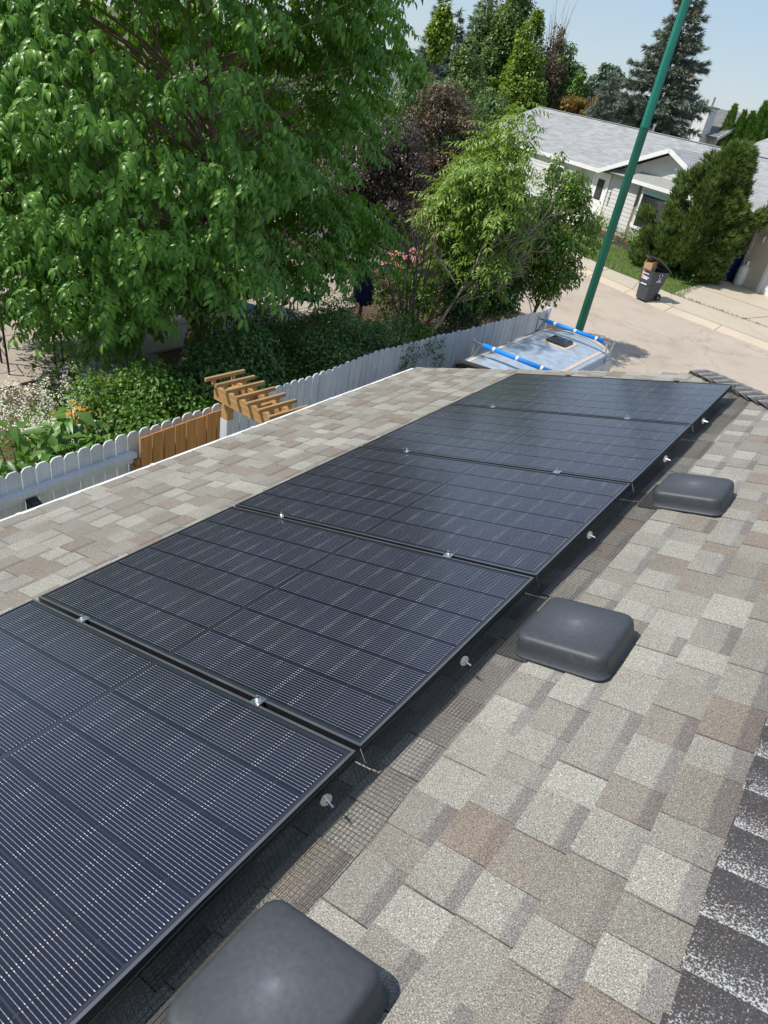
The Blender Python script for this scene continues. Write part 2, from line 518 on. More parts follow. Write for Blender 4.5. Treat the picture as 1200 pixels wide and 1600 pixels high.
M['oldwood'] = wood_mat('grey_post_wood', (.17, .12, .085), 0.85, 'Z', 25)
M['teal'] = plain('teal_cushion', (.13, .33, .36), 0.85, 0.15, 6)
M['tub'] = plain('grey_lid', (.42, .45, .47), 0.6, 0.1, 9)
M['rock'] = plain('tan_stone', (.55, .40, .26), 0.9, 0.2, 6)
M['screen'] = plain('grey_screen_wood', (.20, .20, .21), 0.85, 0.15, 4)


# ------------------------------------------------------------------ object helpers
def wloc(o):
    v = Vector((0, 0, 0))
    while o is not None:
        v += o.location
        o = o.parent
    return v


def finish(name, me, mats, parent=None, loc=None, smooth=False):
    for m in (mats if isinstance(mats, (list, tuple)) else [mats]):
        me.materials.append(m)
    if smooth:
        me.polygons.foreach_set('use_smooth', [True] * len(me.polygons))
    o = bpy.data.objects.new(name, me)
    COL.objects.link(o)
    if parent is not None:
        o.parent = parent
    if loc is not None:
        o.location = loc
    return o


def thing(name, label, cat, loc=(0, 0, 0), rz=0.0, group=None):
    o = bpy.data.objects.new(name, None)
    COL.objects.link(o)
    o.location = loc
    o.rotation_euler = (0, 0, rz)
    o.empty_display_size = 0.2
    o['label'] = label
    o['category'] = cat
    if group:
        o['group'] = group
    return o


def tag(o, label, cat, group=None):
    o['label'] = label
    o['category'] = cat
    if group:
        o['group'] = group
    return o


class MB:
    """mesh builder: everything added ends up in ONE mesh object"""

    def __init__(self):
        self.v, self.f, self.m = [], [], []
        self.mi = 0

    def poly(self, pts):
        i = len(self.v)
        self.v += [tuple(p) for p in pts]
        self.f.append(tuple(range(i, i + len(pts))))
        self.m.append(self.mi)
        return self

    def hexa(self, p):
        """p: 8 points, bottom 4 (ccw) then top 4"""
        i = len(self.v)
        self.v += [tuple(q) for q in p]
        for f in ((3, 2, 1, 0), (4, 5, 6, 7), (0, 1, 5, 4), (1, 2, 6, 5), (2, 3, 7, 6), (3, 0, 4, 7)):
            self.f.append(tuple(i + k for k in f))
            self.m.append(self.mi)
        return self

    def box(self, x0, x1, y0, y1, z0, z1):
        return self.hexa([(x0, y0, z0), (x1, y0, z0), (x1, y1, z0), (x0, y1, z0), (x0, y0, z1), (x1, y0, z1), (x1, y1, z1), (x0, y1, z1)])

    def bar(self, a, b, w, h, up=(0, 0, 1)):
        a, b, up = Vector(a), Vector(b), Vector(up)
        d = (b - a).normalized()
        s = d.cross(up).normalized() * (w / 2)
        u = s.cross(d).normalized() * (h / 2)
        return self.hexa([a - s - u, a + s - u, b + s - u, b - s - u, a - s + u, a + s + u, b + s + u, b - s + u])

    def tube(self, path, radii, n=6, caps=True, closed_ref=None):
        path = [Vector(p) for p in path]
        if not isinstance(radii, (list, tuple)):
            radii = [radii] * len(path)
        i0 = len(self.v)
        prev = None
        for k, p in enumerate(path):
            d = (path[min(k + 1, len(path) - 1)] - path[max(k - 1, 0)])
            if d.length < 1e-9:
                d = Vector((0, 0, 1))
            d.normalize()
            ref = prev if prev is not None else (Vector((0, 0, 1)) if abs(d.z) < 0.9 else Vector((1, 0, 0)))
            s = d.cross(ref)
            if s.length < 1e-6:
                s = d.cross(Vector((0.3, 1, 0.2)))
            s.normalize()
            u = s.cross(d).normalized()
            prev = u
            for j in range(n):
                a = 2 * math.pi * j / n
                self.v.append(tuple(p + (s * math.cos(a) + u * math.sin(a)) * radii[k]))
        for k in range(len(path) - 1):
            for j in range(n):
                a = i0 + k * n + j
                b = i0 + k * n + (j + 1) % n
                self.f.append((a, b, b + n, a + n))
                self.m.append(self.mi)
        if caps:
            self.f.append(tuple(i0 + j for j in range(n))[::-1])
            self.m.append(self.mi)
            e = i0 + (len(path) - 1) * n
            self.f.append(tuple(e + j for j in range(n)))
            self.m.append(self.mi)
        return self

    def lathe(self, prof, n=16, c=(0, 0, 0)):
        i0 = len(self.v)
        for r, z in prof:
            for j in range(n):
                a = 2 * math.pi * j / n
                self.v.append((c[0] + r * math.cos(a), c[1] + r * math.sin(a), c[2] + z))
        for k in range(len(prof) - 1):
            for j in range(n):
                a = i0 + k * n + j
                b = i0 + k * n + (j + 1) % n
                self.f.append((a, b, b + n, a + n))
                self.m.append(self.mi)
        self.f.append(tuple(i0 + j for j in range(n))[::-1])
        self.m.append(self.mi)
        e = i0 + (len(prof) - 1) * n
        self.f.append(tuple(e + j for j in range(n)))
        self.m.append(self.mi)
        return self

    def prism(self, outline, z0, z1):
        n = len(outline)
        i = len(self.v)
        self.v += [(x, y, z0) for x, y in outline] + [(x, y, z1) for x, y in outline]
        self.f.append(tuple(range(i, i + n))[::-1])
        self.f.append(tuple(range(i + n, i + 2 * n)))
        self.m += [self.mi, self.mi]
        for k in range(n):
            self.f.append((i + k, i + (k + 1) % n, i + n + (k + 1) % n, i + n + k))
            self.m.append(self.mi)
        return self

    def mesh(self, name, off=(0, 0, 0)):
        me = bpy.data.meshes.new(name)
        ox, oy, oz = off
        me.from_pydata([(x - ox, y - oy, z - oz) for x, y, z in self.v], [], self.f)
        if any(self.m):
            me.polygons.foreach_set('material_index', self.m)
        me.update()
        return me

    def build(self, name, mats, parent=None, world=True, smooth=False, bevel=0.0, fix=False):
        off = wloc(parent) if (world and parent is not None) else (0, 0, 0)
        me = self.mesh(name, off)
        if fix:
            bm = bmesh.new()
            bm.from_mesh(me)
            bmesh.ops.remove_doubles(bm, verts=bm.verts, dist=1e-5)
            bmesh.ops.recalc_face_normals(bm, faces=bm.faces)
            bm.to_mesh(me)
            bm.free()
        o = finish(name, me, mats, parent, None, smooth)
        if bevel:
            md = o.modifiers.new('bevel', 'BEVEL')
            md.width = bevel
            md.segments = 2
            md.limit_method = 'ANGLE'
        return o


def tri_mesh(name, V, F):
    V = np.ascontiguousarray(V, dtype=np.float32)
    F = np.ascontiguousarray(F, dtype=np.int32)
    me = bpy.data.meshes.new(name)
    me.vertices.add(len(V))
    me.vertices.foreach_set('co', V.ravel())
    me.loops.add(F.size)
    me.loops.foreach_set('vertex_index', F.ravel())
    me.polygons.add(len(F))
    me.polygons.foreach_set('loop_start', np.arange(0, F.size, F.shape[1], dtype=np.int32))
    me.update(calc_edges=True)
    return me


# ---- leaf templates: (verts, triangles)
def leaflet(L, Wd, fold=0.25, droop=0.3):
    z = Wd * fold
    v = np.array([(0, 0, 0), (L * .42, Wd / 2, z * .6 - L * droop * .12), (L * .5, 0, -L * droop * .25), (L * .42, -Wd / 2, z * .6 - L * droop * .12), (L, 0, -L * droop)], float)
    f = np.array([(0, 2, 1), (0, 3, 2), (1, 2, 4), (3, 4, 2)])
    return v, f


def leaflet3(L, Wd, fold=0.25, arc=1.1):
    """longer leaflet that arches over and hangs at the tip"""
    V, x, z = [], 0.0, 0.0
    for t, w in ((0, .06), (.33, .92), (.66, .74), (1, 0)):
        a = arc * (t - .15)
        V.append((t, w, a))
    pts = []
    px, pz, pt = 0.0, 0.0, 0.0
    for t, w, a in V:
        px += (t - pt) * L * math.cos(a)
        pz -= (t - pt) * L * math.sin(a)
        pt = t
        pts.append((px, pz, w))
    v = [(pts[0][0], 0, pts[0][1])]
    for (x_, z_, w) in pts[1:3]:
        v += [(x_, Wd / 2 * w, z_ + Wd * fold * w * .5), (x_, 0, z_), (x_, -Wd / 2 * w, z_ + Wd * fold * w * .5)]
    v.append((pts[3][0], 0, pts[3][1]))
    f = [(0, 2, 1), (0, 3, 2), (1, 2, 5), (1, 5, 4), (2, 3, 6), (2, 6, 5), (4, 5, 7), (5, 6, 7)]
    return np.array(v, float), np.array(f)


def rotm(yaw, pitch, roll):
    cy, sy, cp, sp_, cr, sr = np.cos(yaw), np.sin(yaw), np.cos(pitch), np.sin(pitch), np.cos(roll), np.sin(roll)
    n = len(yaw)
    Rm = np.empty((n, 3, 3))
    Rm[:, 0, 0] = cy * cp
    Rm[:, 0, 1] = cy * sp_ * sr - sy * cr
    Rm[:, 0, 2] = cy * sp_ * cr + sy * sr
    Rm[:, 1, 0] = sy * cp
    Rm[:, 1, 1] = sy * sp_ * sr + cy * cr
    Rm[:, 1, 2] = sy * sp_ * cr - cy * sr
    Rm[:, 2, 0] = -sp_
    Rm[:, 2, 1] = cp * sr
    Rm[:, 2, 2] = cp * cr
    return Rm


def join_templates(parts):
    V, F, n = [], [], 0
    for v, f in parts:
        V.append(v)
        F.append(f + n)
        n += len(v)
    return np.concatenate(V), np.concatenate(F)


def xf(t, yaw=0., pitch=0., roll=0., loc=(0, 0, 0), s=1.0):
    v, f = t
    Rm = rotm(np.array([yaw]), np.array([pitch]), np.array([roll]))[0]
    return v @ Rm.T * s + np.array(loc), f


def compound(n_pairs=4, length=0.24, lf=(0.12, 0.042), hang=0.9, seed=0, arc=0.0):
    """pinnate leaf: arching rachis along +x with hanging pointed leaflets"""
    rg = np.random.default_rng(seed)
    parts = []
    mk = (lambda a, b: leaflet3(a, b, .35, arc)) if arc else (lambda a, b: leaflet(a, b, .35, .45))
    for i in range(n_pairs):
        t = (i + 0.8) / n_pairs
        p = (length * t * .95, 0, 0.05 * math.sin(t * 2.2) - 0.10 * t * t)
        for sd in (-1, 1):
            ya = sd * rg.uniform(0.75, 1.15)
            parts.append(xf(mk(lf[0] * rg.uniform(.85, 1.1), lf[1] * rg.uniform(.9, 1.1)), ya, hang * rg.uniform(.7, 1.15), sd * .3, p))
    parts.append(xf(mk(lf[0] * 1.1, lf[1]), rg.uniform(-.2, .2), hang * .8, 0, (length, 0, -0.06)))
    return join_templates(parts)


def needle_tuft(n=9, L=0.3, w=0.05, spread=1.0, seed=0):
    rg = np.random.default_rng(seed)
    V, F = [], []
    for i in range(n):
        a = 2 * math.pi * i / n + rg.uniform(-.3, .3)
        el = rg.uniform(-.15, spread)
        d = np.array([math.cos(el), math.sin(el) * math.cos(a), math.sin(el) * math.sin(a)])
        s = np.cross(d, [0.2, math.sin(a), -math.cos(a)])
        s /= np.linalg.norm(s)
        k = len(V)
        b = d * L * .05
        V += [b - s * w * .5, b + s * w * .5, d * L * rg.uniform(.75, 1.1)]
        F.append((k, k + 1, k + 2))
    return np.array(V), np.array(F)


def scatter(tmpls, P, yaw, pitch, roll, scale):
    """copies of the templates at points P -> (V, F)"""
    if not isinstance(tmpls, list):
        tmpls = [tmpls]
    Vs, Fs, off = [], [], 0
    idx = RNG.integers(0, len(tmpls), len(P))
    for k, (tv, tf) in enumerate(tmpls):
        s = idx == k
        n = int(s.sum())
        if not n:
            continue
        Rm = rotm(yaw[s], pitch[s], roll[s])
        V = np.einsum('nij,mj->nmi', Rm, tv) * scale[s][:, None, None] + P[s][:, None, :]
        F = tf[None] + (np.arange(n) * len(tv))[:, None, None] + off
        Vs.append(V.reshape(-1, 3))
        Fs.append(F.reshape(-1, 3))
        off += n * len(tv)
    return np.concatenate(Vs), np.concatenate(Fs)


def ell_points(n, c, r, inner=0.55, up_bias=0.0):
    d = RNG.normal(size=(n, 3))
    d[:, 2] += up_bias
    d /= np.linalg.norm(d, axis=1)[:, None]
    rad = RNG.uniform(inner ** 3, 1, n) ** (1 / 3)
    return np.array(c) + d * rad[:, None] * np.array(r), d


def foliage(name, mat, parent, tm, P, D, sc=(0.8, 1.2), pitch=(0.0, 0.7), yawj=0.9):
    n = len(P)
    yaw = np.arctan2(D[:, 1], D[:, 0]) + RNG.uniform(-yawj, yawj, n)
    V, F = scatter(tm, P, yaw, RNG.uniform(pitch[0], pitch[1], n), RNG.uniform(-.5, .5, n), RNG.uniform(sc[0], sc[1], n))
    off = wloc(parent) if parent is not None else Vector((0, 0, 0))
    return finish(name, tri_mesh(name, V - np.array(off), F), mat, parent)


def limb(mb, a, b, r0, r1, n=6, wob=0.12, seg=4):
    a, b = Vector(a), Vector(b)
    L = (b - a).length
    pts = []
    for i in range(seg + 1):
        t = i / seg
        p = a.lerp(b, t)
        if 0 < i < seg:
            p += Vector((random.uniform(-1, 1), random.uniform(-1, 1), random.uniform(-.4, .6))) * wob * L * .5
        pts.append(p)
    mb.tube(pts, [r0 + (r1 - r0) * i / seg for i in range(seg + 1)], n)
    return pts


# ================================================================== SETTING
def sheet(name, outline, z, mat, parent=None):
    mb = MB()
    mb.poly([(x, y, z) for x, y in outline])
    o = mb.build(name, mat, parent)
    if parent is None:
        o['kind'] = 'structure'
    return o


s_ = 2500
sheet('ground', [(-s_, -s_), (s_, -s_), (s_, s_), (-s_, s_)], G - 0.02, M['dirt'])
sheet('garden_soil', [(-17, -3), (-3.38, -3), (-3.36, 13.5), (-3.5, 19.5), (-17, 19.5)], G, M['soil'])
# road: from the near kerb behind our drive to the far gutter
GUT = [(-30, 41.0), (-14.0, 30.6), (-6.85, 26.75), (-3.35, 25.25), (0.3, 24.5), (6, 23.9), (40, 22)]
KRB = [(-30, 41.7), (-13.8, 31.2), (-6.75, 27.25), (-3.25, 25.78), (0.35, 25.05), (6, 24.45), (40, 22.55)]
SWK = [(-30, 43.4), (-13.4, 32.7), (-6.75, 28.6), (-3.88, 27.63), (-1.5, 27.1), (6, 26.0), (40, 24.1)]
sheet('road', [(-30, 20), (-3.3, 16.5), (40, 13)] + GUT[::-1], G - 0.008, M['road'])
sheet('driveway', [(-3.0, 7.2), (5, 7.2), (5, 17.0), (-3.4, 17.2)], G - 0.004, M['road'])


def strip_slabs(name, piece, inner, outer, z0, z1, step, mat, joint=0.012):
    """a kerb or pavement along two polylines, one mesh per cast slab"""
    root = bpy.data.objects.new(name, None)
    COL.objects.link(root)
    root['kind'] = 'structure'
    for k in range(len(inner) - 1):
        a0, a1, b0, b1 = [Vector(p) for p in (inner[k], inner[k + 1], outer[k], outer[k + 1])]
        n = max(1, int(round((a1 - a0).length / step)))
        if k in (0, len(inner) - 2):
            n = max(1, n // 4)
        for i in range(n):
            t0, t1 = i / n + joint / 2 / step, (i + 1) / n - joint / 2 / step
            p = [a0.lerp(a1, t0), a0.lerp(a1, t1), b0.lerp(b1, t1), b0.lerp(b1, t0)]
            zt = z1 + random.uniform(-.004, .004)
            mb = MB()
            mb.hexa([(q.x, q.y, z0 - .1) for q in p] + [(p[0].x, p[0].y, z0), (p[1].x, p[1].y, z0), (p[2].x, p[2].y, zt), (p[3].x, p[3].y, zt)])
            mb.build(piece, mat, root)
    return root


strip_slabs('kerb', 'kerb_segment', GUT, [(x * .9 + a * .1, y * .9 + b * .1) for (x, y), (a, b) in zip(KRB, GUT)], G, G + .10, 1.9, M['kerbc'])
strip_slabs('pavement', 'slab', KRB, SWK, G + .11, G + .125, 1.9, M['concrete'])

# lawn and drive of the house across the road
lawn_o = sheet('lawn', [(-30, 43.5), (-13.35, 32.8), (-6.75, 28.65), (-3.93, 27.68), (-3.55, 32.0), (-4.9, 32.6), (-7.6, 34.0), (-12.5, 37.5), (-17, 40.5), (-26, 48)], G + .115, M['lawn'])
sheet('house_bed_soil', [(-4.9, 32.4), (-7.6, 33.6), (-12.4, 37.0), (-12.0, 39.2), (-2.5, 34.5), (-3.0, 32.9)], G + .10, M['soil'])
sheet('house_drive', [(-3.88, 27.66), (-1.5, 27.14), (6, 26.04), (14, 25.2), (16, 31), (4.5, 31), (-2.9, 33.6), (-3.6, 33.2)], G + .119, M['concrete'])
# thin joints with weeds across the drive
mbj = MB()
for a, b in (((-3.9, 27.68), (6, 26.06)), ((-1.2, 27.1), (0.4, 31.8)), ((2.6, 26.5), (4.0, 31.0)), ((-3.4, 30.3), (8, 28.6))):
    mbj.bar((a[0], a[1], G + .119), (b[0], b[1], G + .119), .022, .012)
j = mbj.build('drive_joint', M['soil'])
j['kind'] = 'structure'
P = np.array([(-3.9 + t * 9.9 + random.uniform(-.05, .05), 27.68 - t * 1.62 + random.uniform(-.04, .04), G + .13) for t in [random.random() ** 1.2 for _ in range(420)]])
D = RNG.normal(size=(len(P), 3))
w = foliage('joint_weeds', M['grass'], None, [leaflet(.10, .03, .2, .3)], P, D, (.4, 1.0), (-1.3, -.2), 3)
w['kind'] = 'stuff'

# grass blades on that lawn
pts = []
while len(pts) < 15000:
    x, y = random.uniform(-12, -3.5), random.uniform(27.7, 37)
    lo = 27.65 + max(0, (-3.9 - x)) * .36 if x > -6.75 else 28.65 + (-6.75 - x) * .63
    hi = 31.9 + max(0, (-4.0 - x)) * .62
    if lo < y < hi:
        pts.append((x, y, G + .115))
P = np.array(pts)
D = RNG.normal(size=(len(P), 3))
g = foliage('grass', M['grass'], None, [leaflet(.08, .018, .2, .3), leaflet(.06, .02, .1, .5)], P, D, (.6, 1.3), (-1.5, -.7), 3)
g['kind'] = 'stuff'

# patio of pavers in the garden behind the fence
patio = bpy.data.objects.new('patio', None)
COL.objects.link(patio)
patio['kind'] = 'structure'
pm = MB().box(-.243, .243, -.243, .243, -.05, 0).mesh('paver')
pm.materials.append(M['paver'])
cnt = 0
for ix in range(13):
    for iy in range(25):
        x, y = -14.4 + ix * .5, 4.6 + iy * .5
        if (x > -8.6 and y < 11) or cnt >= 296:
            continue
        cnt += 1
        o = bpy.data.objects.new('paver', pm)
        COL.objects.link(o)
        o.parent = patio
        o.location = (x, y, G + .05 + random.uniform(-.006, .006))
        o.rotation_euler = (random.uniform(-.01, .01), random.uniform(-.01, .01), 0)

# ================================================================== OUR HOUSE AND ITS ROOF
AL = R_(17.905)
CA, SA = math.cos(AL), math.sin(AL)
HR = -0.13                                   # roof surface below the plane of the panel tops


def rf(u, v, h=0.0):
    """roof coordinates: u up the slope, v along the ridge, h above the roof surface"""
    h = h + HR
    return Vector((u * CA - h * SA, v, u * SA + h * CA))


def vedge(u):
    return 6.30 + 0.116 * (u + 1.456)


U_E, U_R = -1.46, 2.93
house = thing('house', 'bungalow in the foreground with grey and tan laminated shingles under the solar array', 'house', (0, 0, 0))
V0 = -2.4
V_H, U_H = 6.63, 1.42                        # foot of the clipped hip
V_T = 4.69                                   # top of the hip on the ridge
mb = MB()
e0, e1, hp, hr, r0 = rf(U_E, V0), rf(U_E, vedge(U_E) - .01), rf(U_H, V_H - .01), rf(U_R, V_T), rf(U_R, V0)
xr = r0.x
mir = lambda p: Vector((2 * xr - p.x, p.y, p.z))
dz = Vector((0, 0, -.004))
for q in ([e0, r0, hr, hp, e1], [mir(e0), mir(e1), mir(hp), hr, r0], [hp, hr, mir(hp)]):
    mb.poly([p + dz for p in q])
    mb.poly([p + dz * 20 for p in q][::-1])
deck = mb.build('roof_deck', M['deck'], house)
# walls under the roof
mb = MB()
xw0, xw1 = e0.x + .45, mir(e0).x - .45
zt = e0.z - .05
mb.poly([(xw0, V0 + .4, G), (xw0, 6.05, G), (xw0, 6.05, zt), (xw0, V0 + .4, zt)])
mb.poly([(xw1, V0 + .4, G), (xw1, V0 + .4, zt), (xw1, 6.05, zt), (xw1, 6.05, G)])
hz = rf(U_H, 6).z - .14
for yy in (6.05, V0 + .4):
    mb.poly([(xw0, yy, G), (xw1, yy, G), (xw1, yy, zt), (mir(rf(U_H, 0)).x, yy, hz), (rf(U_H, 0).x, yy, hz), (xw0, yy, zt)])
mb.build('wall', M['siding'], house)
mb = MB()
mb.poly([e0 + dz * 21, e1 + dz * 21, Vector((xw0, e1.y, e1.z - .12)), Vector((xw0, e0.y, e0.z - .12))])
mb.build('soffit', M['white'], house)


def tile_wedge(u0, v0, v1, hb, ht, expo=0.15, over=0.03, jit=0.0):
    """one shingle tab: thick at its butt (low u), thin where the next course covers it"""
    j = [random.uniform(-jit, jit) for _ in range(2)]
    a, b = u0 - .002 + j[0], u0 - .002 + j[1]
    t = u0 + expo + over
    return [(a, v0, 0), (b, v1, 0), (t, v1, 0), (t, v0, 0), (a, v0, hb), (b, v1, hb), (t, v1, ht), (t, v0, ht)]


TF = ((4, 7, 6, 5), (0, 4, 5, 1), (0, 3, 7, 4), (1, 5, 6, 2), (2, 6, 7, 3))


def tile_mesh(name, tiles, tones, origin=Vector((0, 0, 0))):
    V, F, A = [], [], []
    for t, (tone, band, u0, ex) in zip(tiles, tones):
        i = len(V)
        for (u, v, h) in t:
            V.append(tuple(rf(u, v, h) - origin))
            A += [max(0, min(1.3, (u - u0) / ex)), tone, band, 1.0]
        F += [tuple(i + k for k in f) for f in TF]
    me = bpy.data.meshes.new(name)
    me.from_pydata(V, [], F)
    at = me.attributes.new('tile', 'FLOAT_COLOR', 'POINT')
    at.data.foreach_set('color', A)
    me.update()
    return me


EX = 0.15
courses = []
k = 0
while True:
    u0 = 2.72 - EX * (k + 1)
    if u0 < U_E - .16:
        break
    courses.append(u0)
    k += 1
tiles = []
rt = random.Random(5)
for ci, u0 in enumerate(courses):
    uu = max(u0, U_E)
    vmax = vedge(uu)
    if uu > U_H - .15:
        vmax = V_H - (uu + .08 - U_H) * 1.26
    v = V0 + rt.uniform(0, .2)
    slot = False
    r = rt.random()
    while v < vmax - .01:
        wv = rt.choice([.13, .14, .15, .16, .17, .19, .21]) if not slot else rt.choice([.10, .12, .14, .15, .16, .2])
        ve = min(v + wv, vmax)
        if vmax - ve < .05:
            ve = vmax
        r = (r + rt.uniform(.2, .8)) % 1.0
        tone = rt.uniform(0, .14) if r < .22 else rt.uniform(.2, .4) if r < .50 else rt.uniform(.42, .62) if r < .76 else rt.uniform(.70, .95)
        band = rt.choice([0, .5, 1.0, 1.0]) if rt.random() < .8 else 0
        hb = .0075 if slot else .0115
        gap = rt.choice([.0010, .0022, .0038, .0050])
        t = tile_wedge(u0, v + gap, ve, hb, .0028, EX, .03, .0016)
        if u0 < U_E:
            t = [(max(p[0], U_E - .02), p[1], p[2]) for p in t]
        # a two-tone tab now and then
        tiles.append((t, (tone, band, u0, EX)))
        v = ve
        slot = not slot
hid = lambda t: (-.05 < t[0][0] < 1.68 and -.05 < t[0][1] < 5.75)
vis = [x for x in tiles if not hid(x[0]) and x[0][0][1] > -.3]
rest = [x for x in tiles if hid(x[0]) or x[0][0][1] <= -.3]
vis.sort(key=lambda x: (rf(x[0][0][0], x[0][0][1]) - CAMP).length)
for t, tn in vis[:300]:
    org = rf(t[0][0], t[0][1])
    me = tile_mesh('shingle', [t], [tn], org)
    finish('shingle', me, M['shingle'], deck, org)
rest += vis[300:]
o = finish('shingle_field', tile_mesh('shingle_field', [x[0] for x in rest], [x[1] for x in rest]), M['shingle'], deck)
o['kind'] = 'stuff'
# the slope beyond the ridge carries the same courses, mirrored; the clipped hip a plain sheet of them
me = tile_mesh('shingle_far_slope', [x[0] for x in tiles], [x[1] for x in tiles])
for vv in me.vertices:
    vv.co.x = 2 * xr - vv.co.x
me.flip_normals()
o = finish('shingle_far_slope', me, M['shingle'], deck)
o['kind'] = 'stuff'
mb = MB()
mb.poly([p + Vector((0, 0, .012)) for p in (hp, hr, mir(hp))])
mb.build('shingle_hip', M['grey_roof'], deck)


def cap_piece(name, A, axis, side_l, side_r, w, ex, n_seed, lift=.006):
    """bent cap shingle: starts at A, runs along axis, hangs w down both roof planes"""
    V, At = [], []
    rg = random.Random(n_seed)
    prof = [(-1, .0), (-.5, .5), (0, 1), (.5, .5), (1, 0)]
    for (t, hh) in ((0.0, lift), (1.25, .004)):
        for s, _ in prof:
            sd = side_l if s < 0 else side_r
            ww = abs(s) * (w + rg.uniform(-.006, .006))
            p = A + axis * (ex * t + (rg.uniform(-.003, .003) if t == 0 else 0)) + sd * ww + Vector((0, 0, hh + .012 - (.003 if s == 0 else 0) + (.004 * rg.random() if abs(s) == 1 else 0)))
            V.append(tuple(p - A))
            At += [min(1, t), .5, 0, 1]
    for k5 in range(5):
        p = Vector(V[k5]) - Vector((0, 0, lift + .006))
        V.append(tuple(p))
        At += [0, .5, 0, 1]
    F = []
    for k5 in range(4):
        F.append((k5, k5 + 1, 5 + k5 + 1, 5 + k5))
        F.append((10 + k5, 10 + k5 + 1, k5 + 1, k5))
    me = bpy.data.meshes.new(name)
    me.from_pydata(V, [], F)
    at = me.attributes.new('tile', 'FLOAT_COLOR', 'POINT')
    at.data.foreach_set('color', At)
    me.update()
    return finish(name, me, M['cap'], deck, A, False)


down_l = Vector((-CA, 0, -SA))
down_r = Vector((CA, 0, -SA))
v = V0
i = 0
while v < V_T - .02:
    cap_piece('cap_shingle', rf(U_R, v), Vector((0, 1, 0)), down_l, down_r, .205, .145, 100 + i)
    v += .145
    i += 1
# hip caps from the clipped corner up to the ridge end
ha, hb_ = rf(U_H - .02, V_H + .03), rf(U_R, V_T)
ax = (hb_ - ha)
Lh = ax.length
ax.normalize()
nL = rf(0, 0, 1) - rf(0, 0, 0)
sl = ax.cross(nL).normalized()
if sl.y > 0 or sl.x > 0:
    sl = -sl if sl.x > 0 else sl
nF = (hr - hp).cross(mir(hp) - hp).normalized()
if nF.z < 0:
    nF = -nF
sr = ax.cross(nF).normalized()
if sr.y < 0:
    sr = -sr
for i in range(int(Lh / .145)):
    cap_piece('cap_shingle', ha + ax * (.145 * i), ax, sl, sr, .135, .145, 300 + i, .03)

# eave: white drip edge with a black strip for the shade behind it, and white rake trim
mb = MB()
for (v0_, v1_) in ((V0, vedge(U_E)),):
    a, b = rf(U_E - .082, v0_, -.010), rf(U_E - .082, v1_, -.010)
    n = 24
    for i in range(n):
        p, q = a.lerp(b, i / n), a.lerp(b, (i + 1) / n)
        zj = .003 * math.sin(i * 1.7)
        mb.box(p.x - .012, p.x + .013, p.y, q.y, p.z - .09, p.z + .003 + zj * .3)
mb.build('drip_edge', M['white'], house)
mb = MB()
mb.box(a.x + .014, a.x + .06, V0, vedge(U_E), a.z - .06, a.z - .012)
mb.build('eave_shade_strip', M['black'], house)
mb = MB()
for i in range(6):
    v_ = .75 + i * 1.02
    p = rf(U_E - .03, v_, .004)
    mb.box(p.x - .02, p.x + .022, v_, v_ + .028, p.z - .012, p.z + .006)
mb.build('drip_clip', M['white'], house)
mb = MB()
mb.bar(rf(U_E, vedge(U_E) + .006, -.06), rf(U_H, vedge(U_H) + .006, -.06), .02, .12)
mb.build('rake_trim', M['white'], house)

# ================================================================== SOLAR ARRAY
PL, PW, GAP = 1.8227, 1.134, 0.0208


def pf(u, v, h=0.0):
    return Vector((u * CA - h * SA, v, u * SA + h * CA))


PROT = Matrix(((CA, 0, -SA), (0, 1, 0), (SA, 0, CA))).to_euler()
cm = MB()
cw, cl = .1765, .0945
cm.poly([(-cl / 2 + .004, -cw / 2, 0), (cl / 2 - .004, -cw / 2, 0), (cl / 2, -cw / 2 + .004, 0), (cl / 2, cw / 2 - .004, 0), (cl / 2 - .004, cw / 2, 0), (-cl / 2 + .004, cw / 2, 0), (-cl / 2, cw / 2 - .004, 0), (-cl / 2, -cw / 2 + .004, 0)])
cm.prism([(x, y) for x, y, z in cm.v[:8]], -.0008, -.0002)
cellmesh = cm.mesh('cell')
cellmesh.materials.append(M['cell'])

fm = MB()
FW = .0095
fm.mi = 0
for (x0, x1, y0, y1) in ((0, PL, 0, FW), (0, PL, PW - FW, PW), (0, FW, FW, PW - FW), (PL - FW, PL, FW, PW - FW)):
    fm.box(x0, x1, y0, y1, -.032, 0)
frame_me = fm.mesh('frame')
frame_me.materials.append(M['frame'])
frame_me.materials.append(M['frame_shade_black'])
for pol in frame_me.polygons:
    pol.material_index = 0 if pol.normal.z > .5 else 1  # lit grey painted on the tops, shaded black on the sides
sm = MB().box(FW, PL - FW, FW, PW - FW, -.008, -.0030)
sheet_me = sm.mesh('back_sheet')
sheet_me.materials.append(M['sheet'])
mg = .0225
pu = (PL - 2 * mg - .022) / 18
pv = (PW - 2 * mg) / 6
panel_labels = ['nearest solar panel, cut off by the left and bottom edges of the photo',
                'second solar panel from the camera, darkest with crisp white busbars',
                'middle solar panel of the row of five, between the second and fourth',
                'fourth solar panel, two beyond the nearest clamps and next to the last one',
                'farthest solar panel at the roof edge beside the parked truck canopy']
panels = []
proto = None
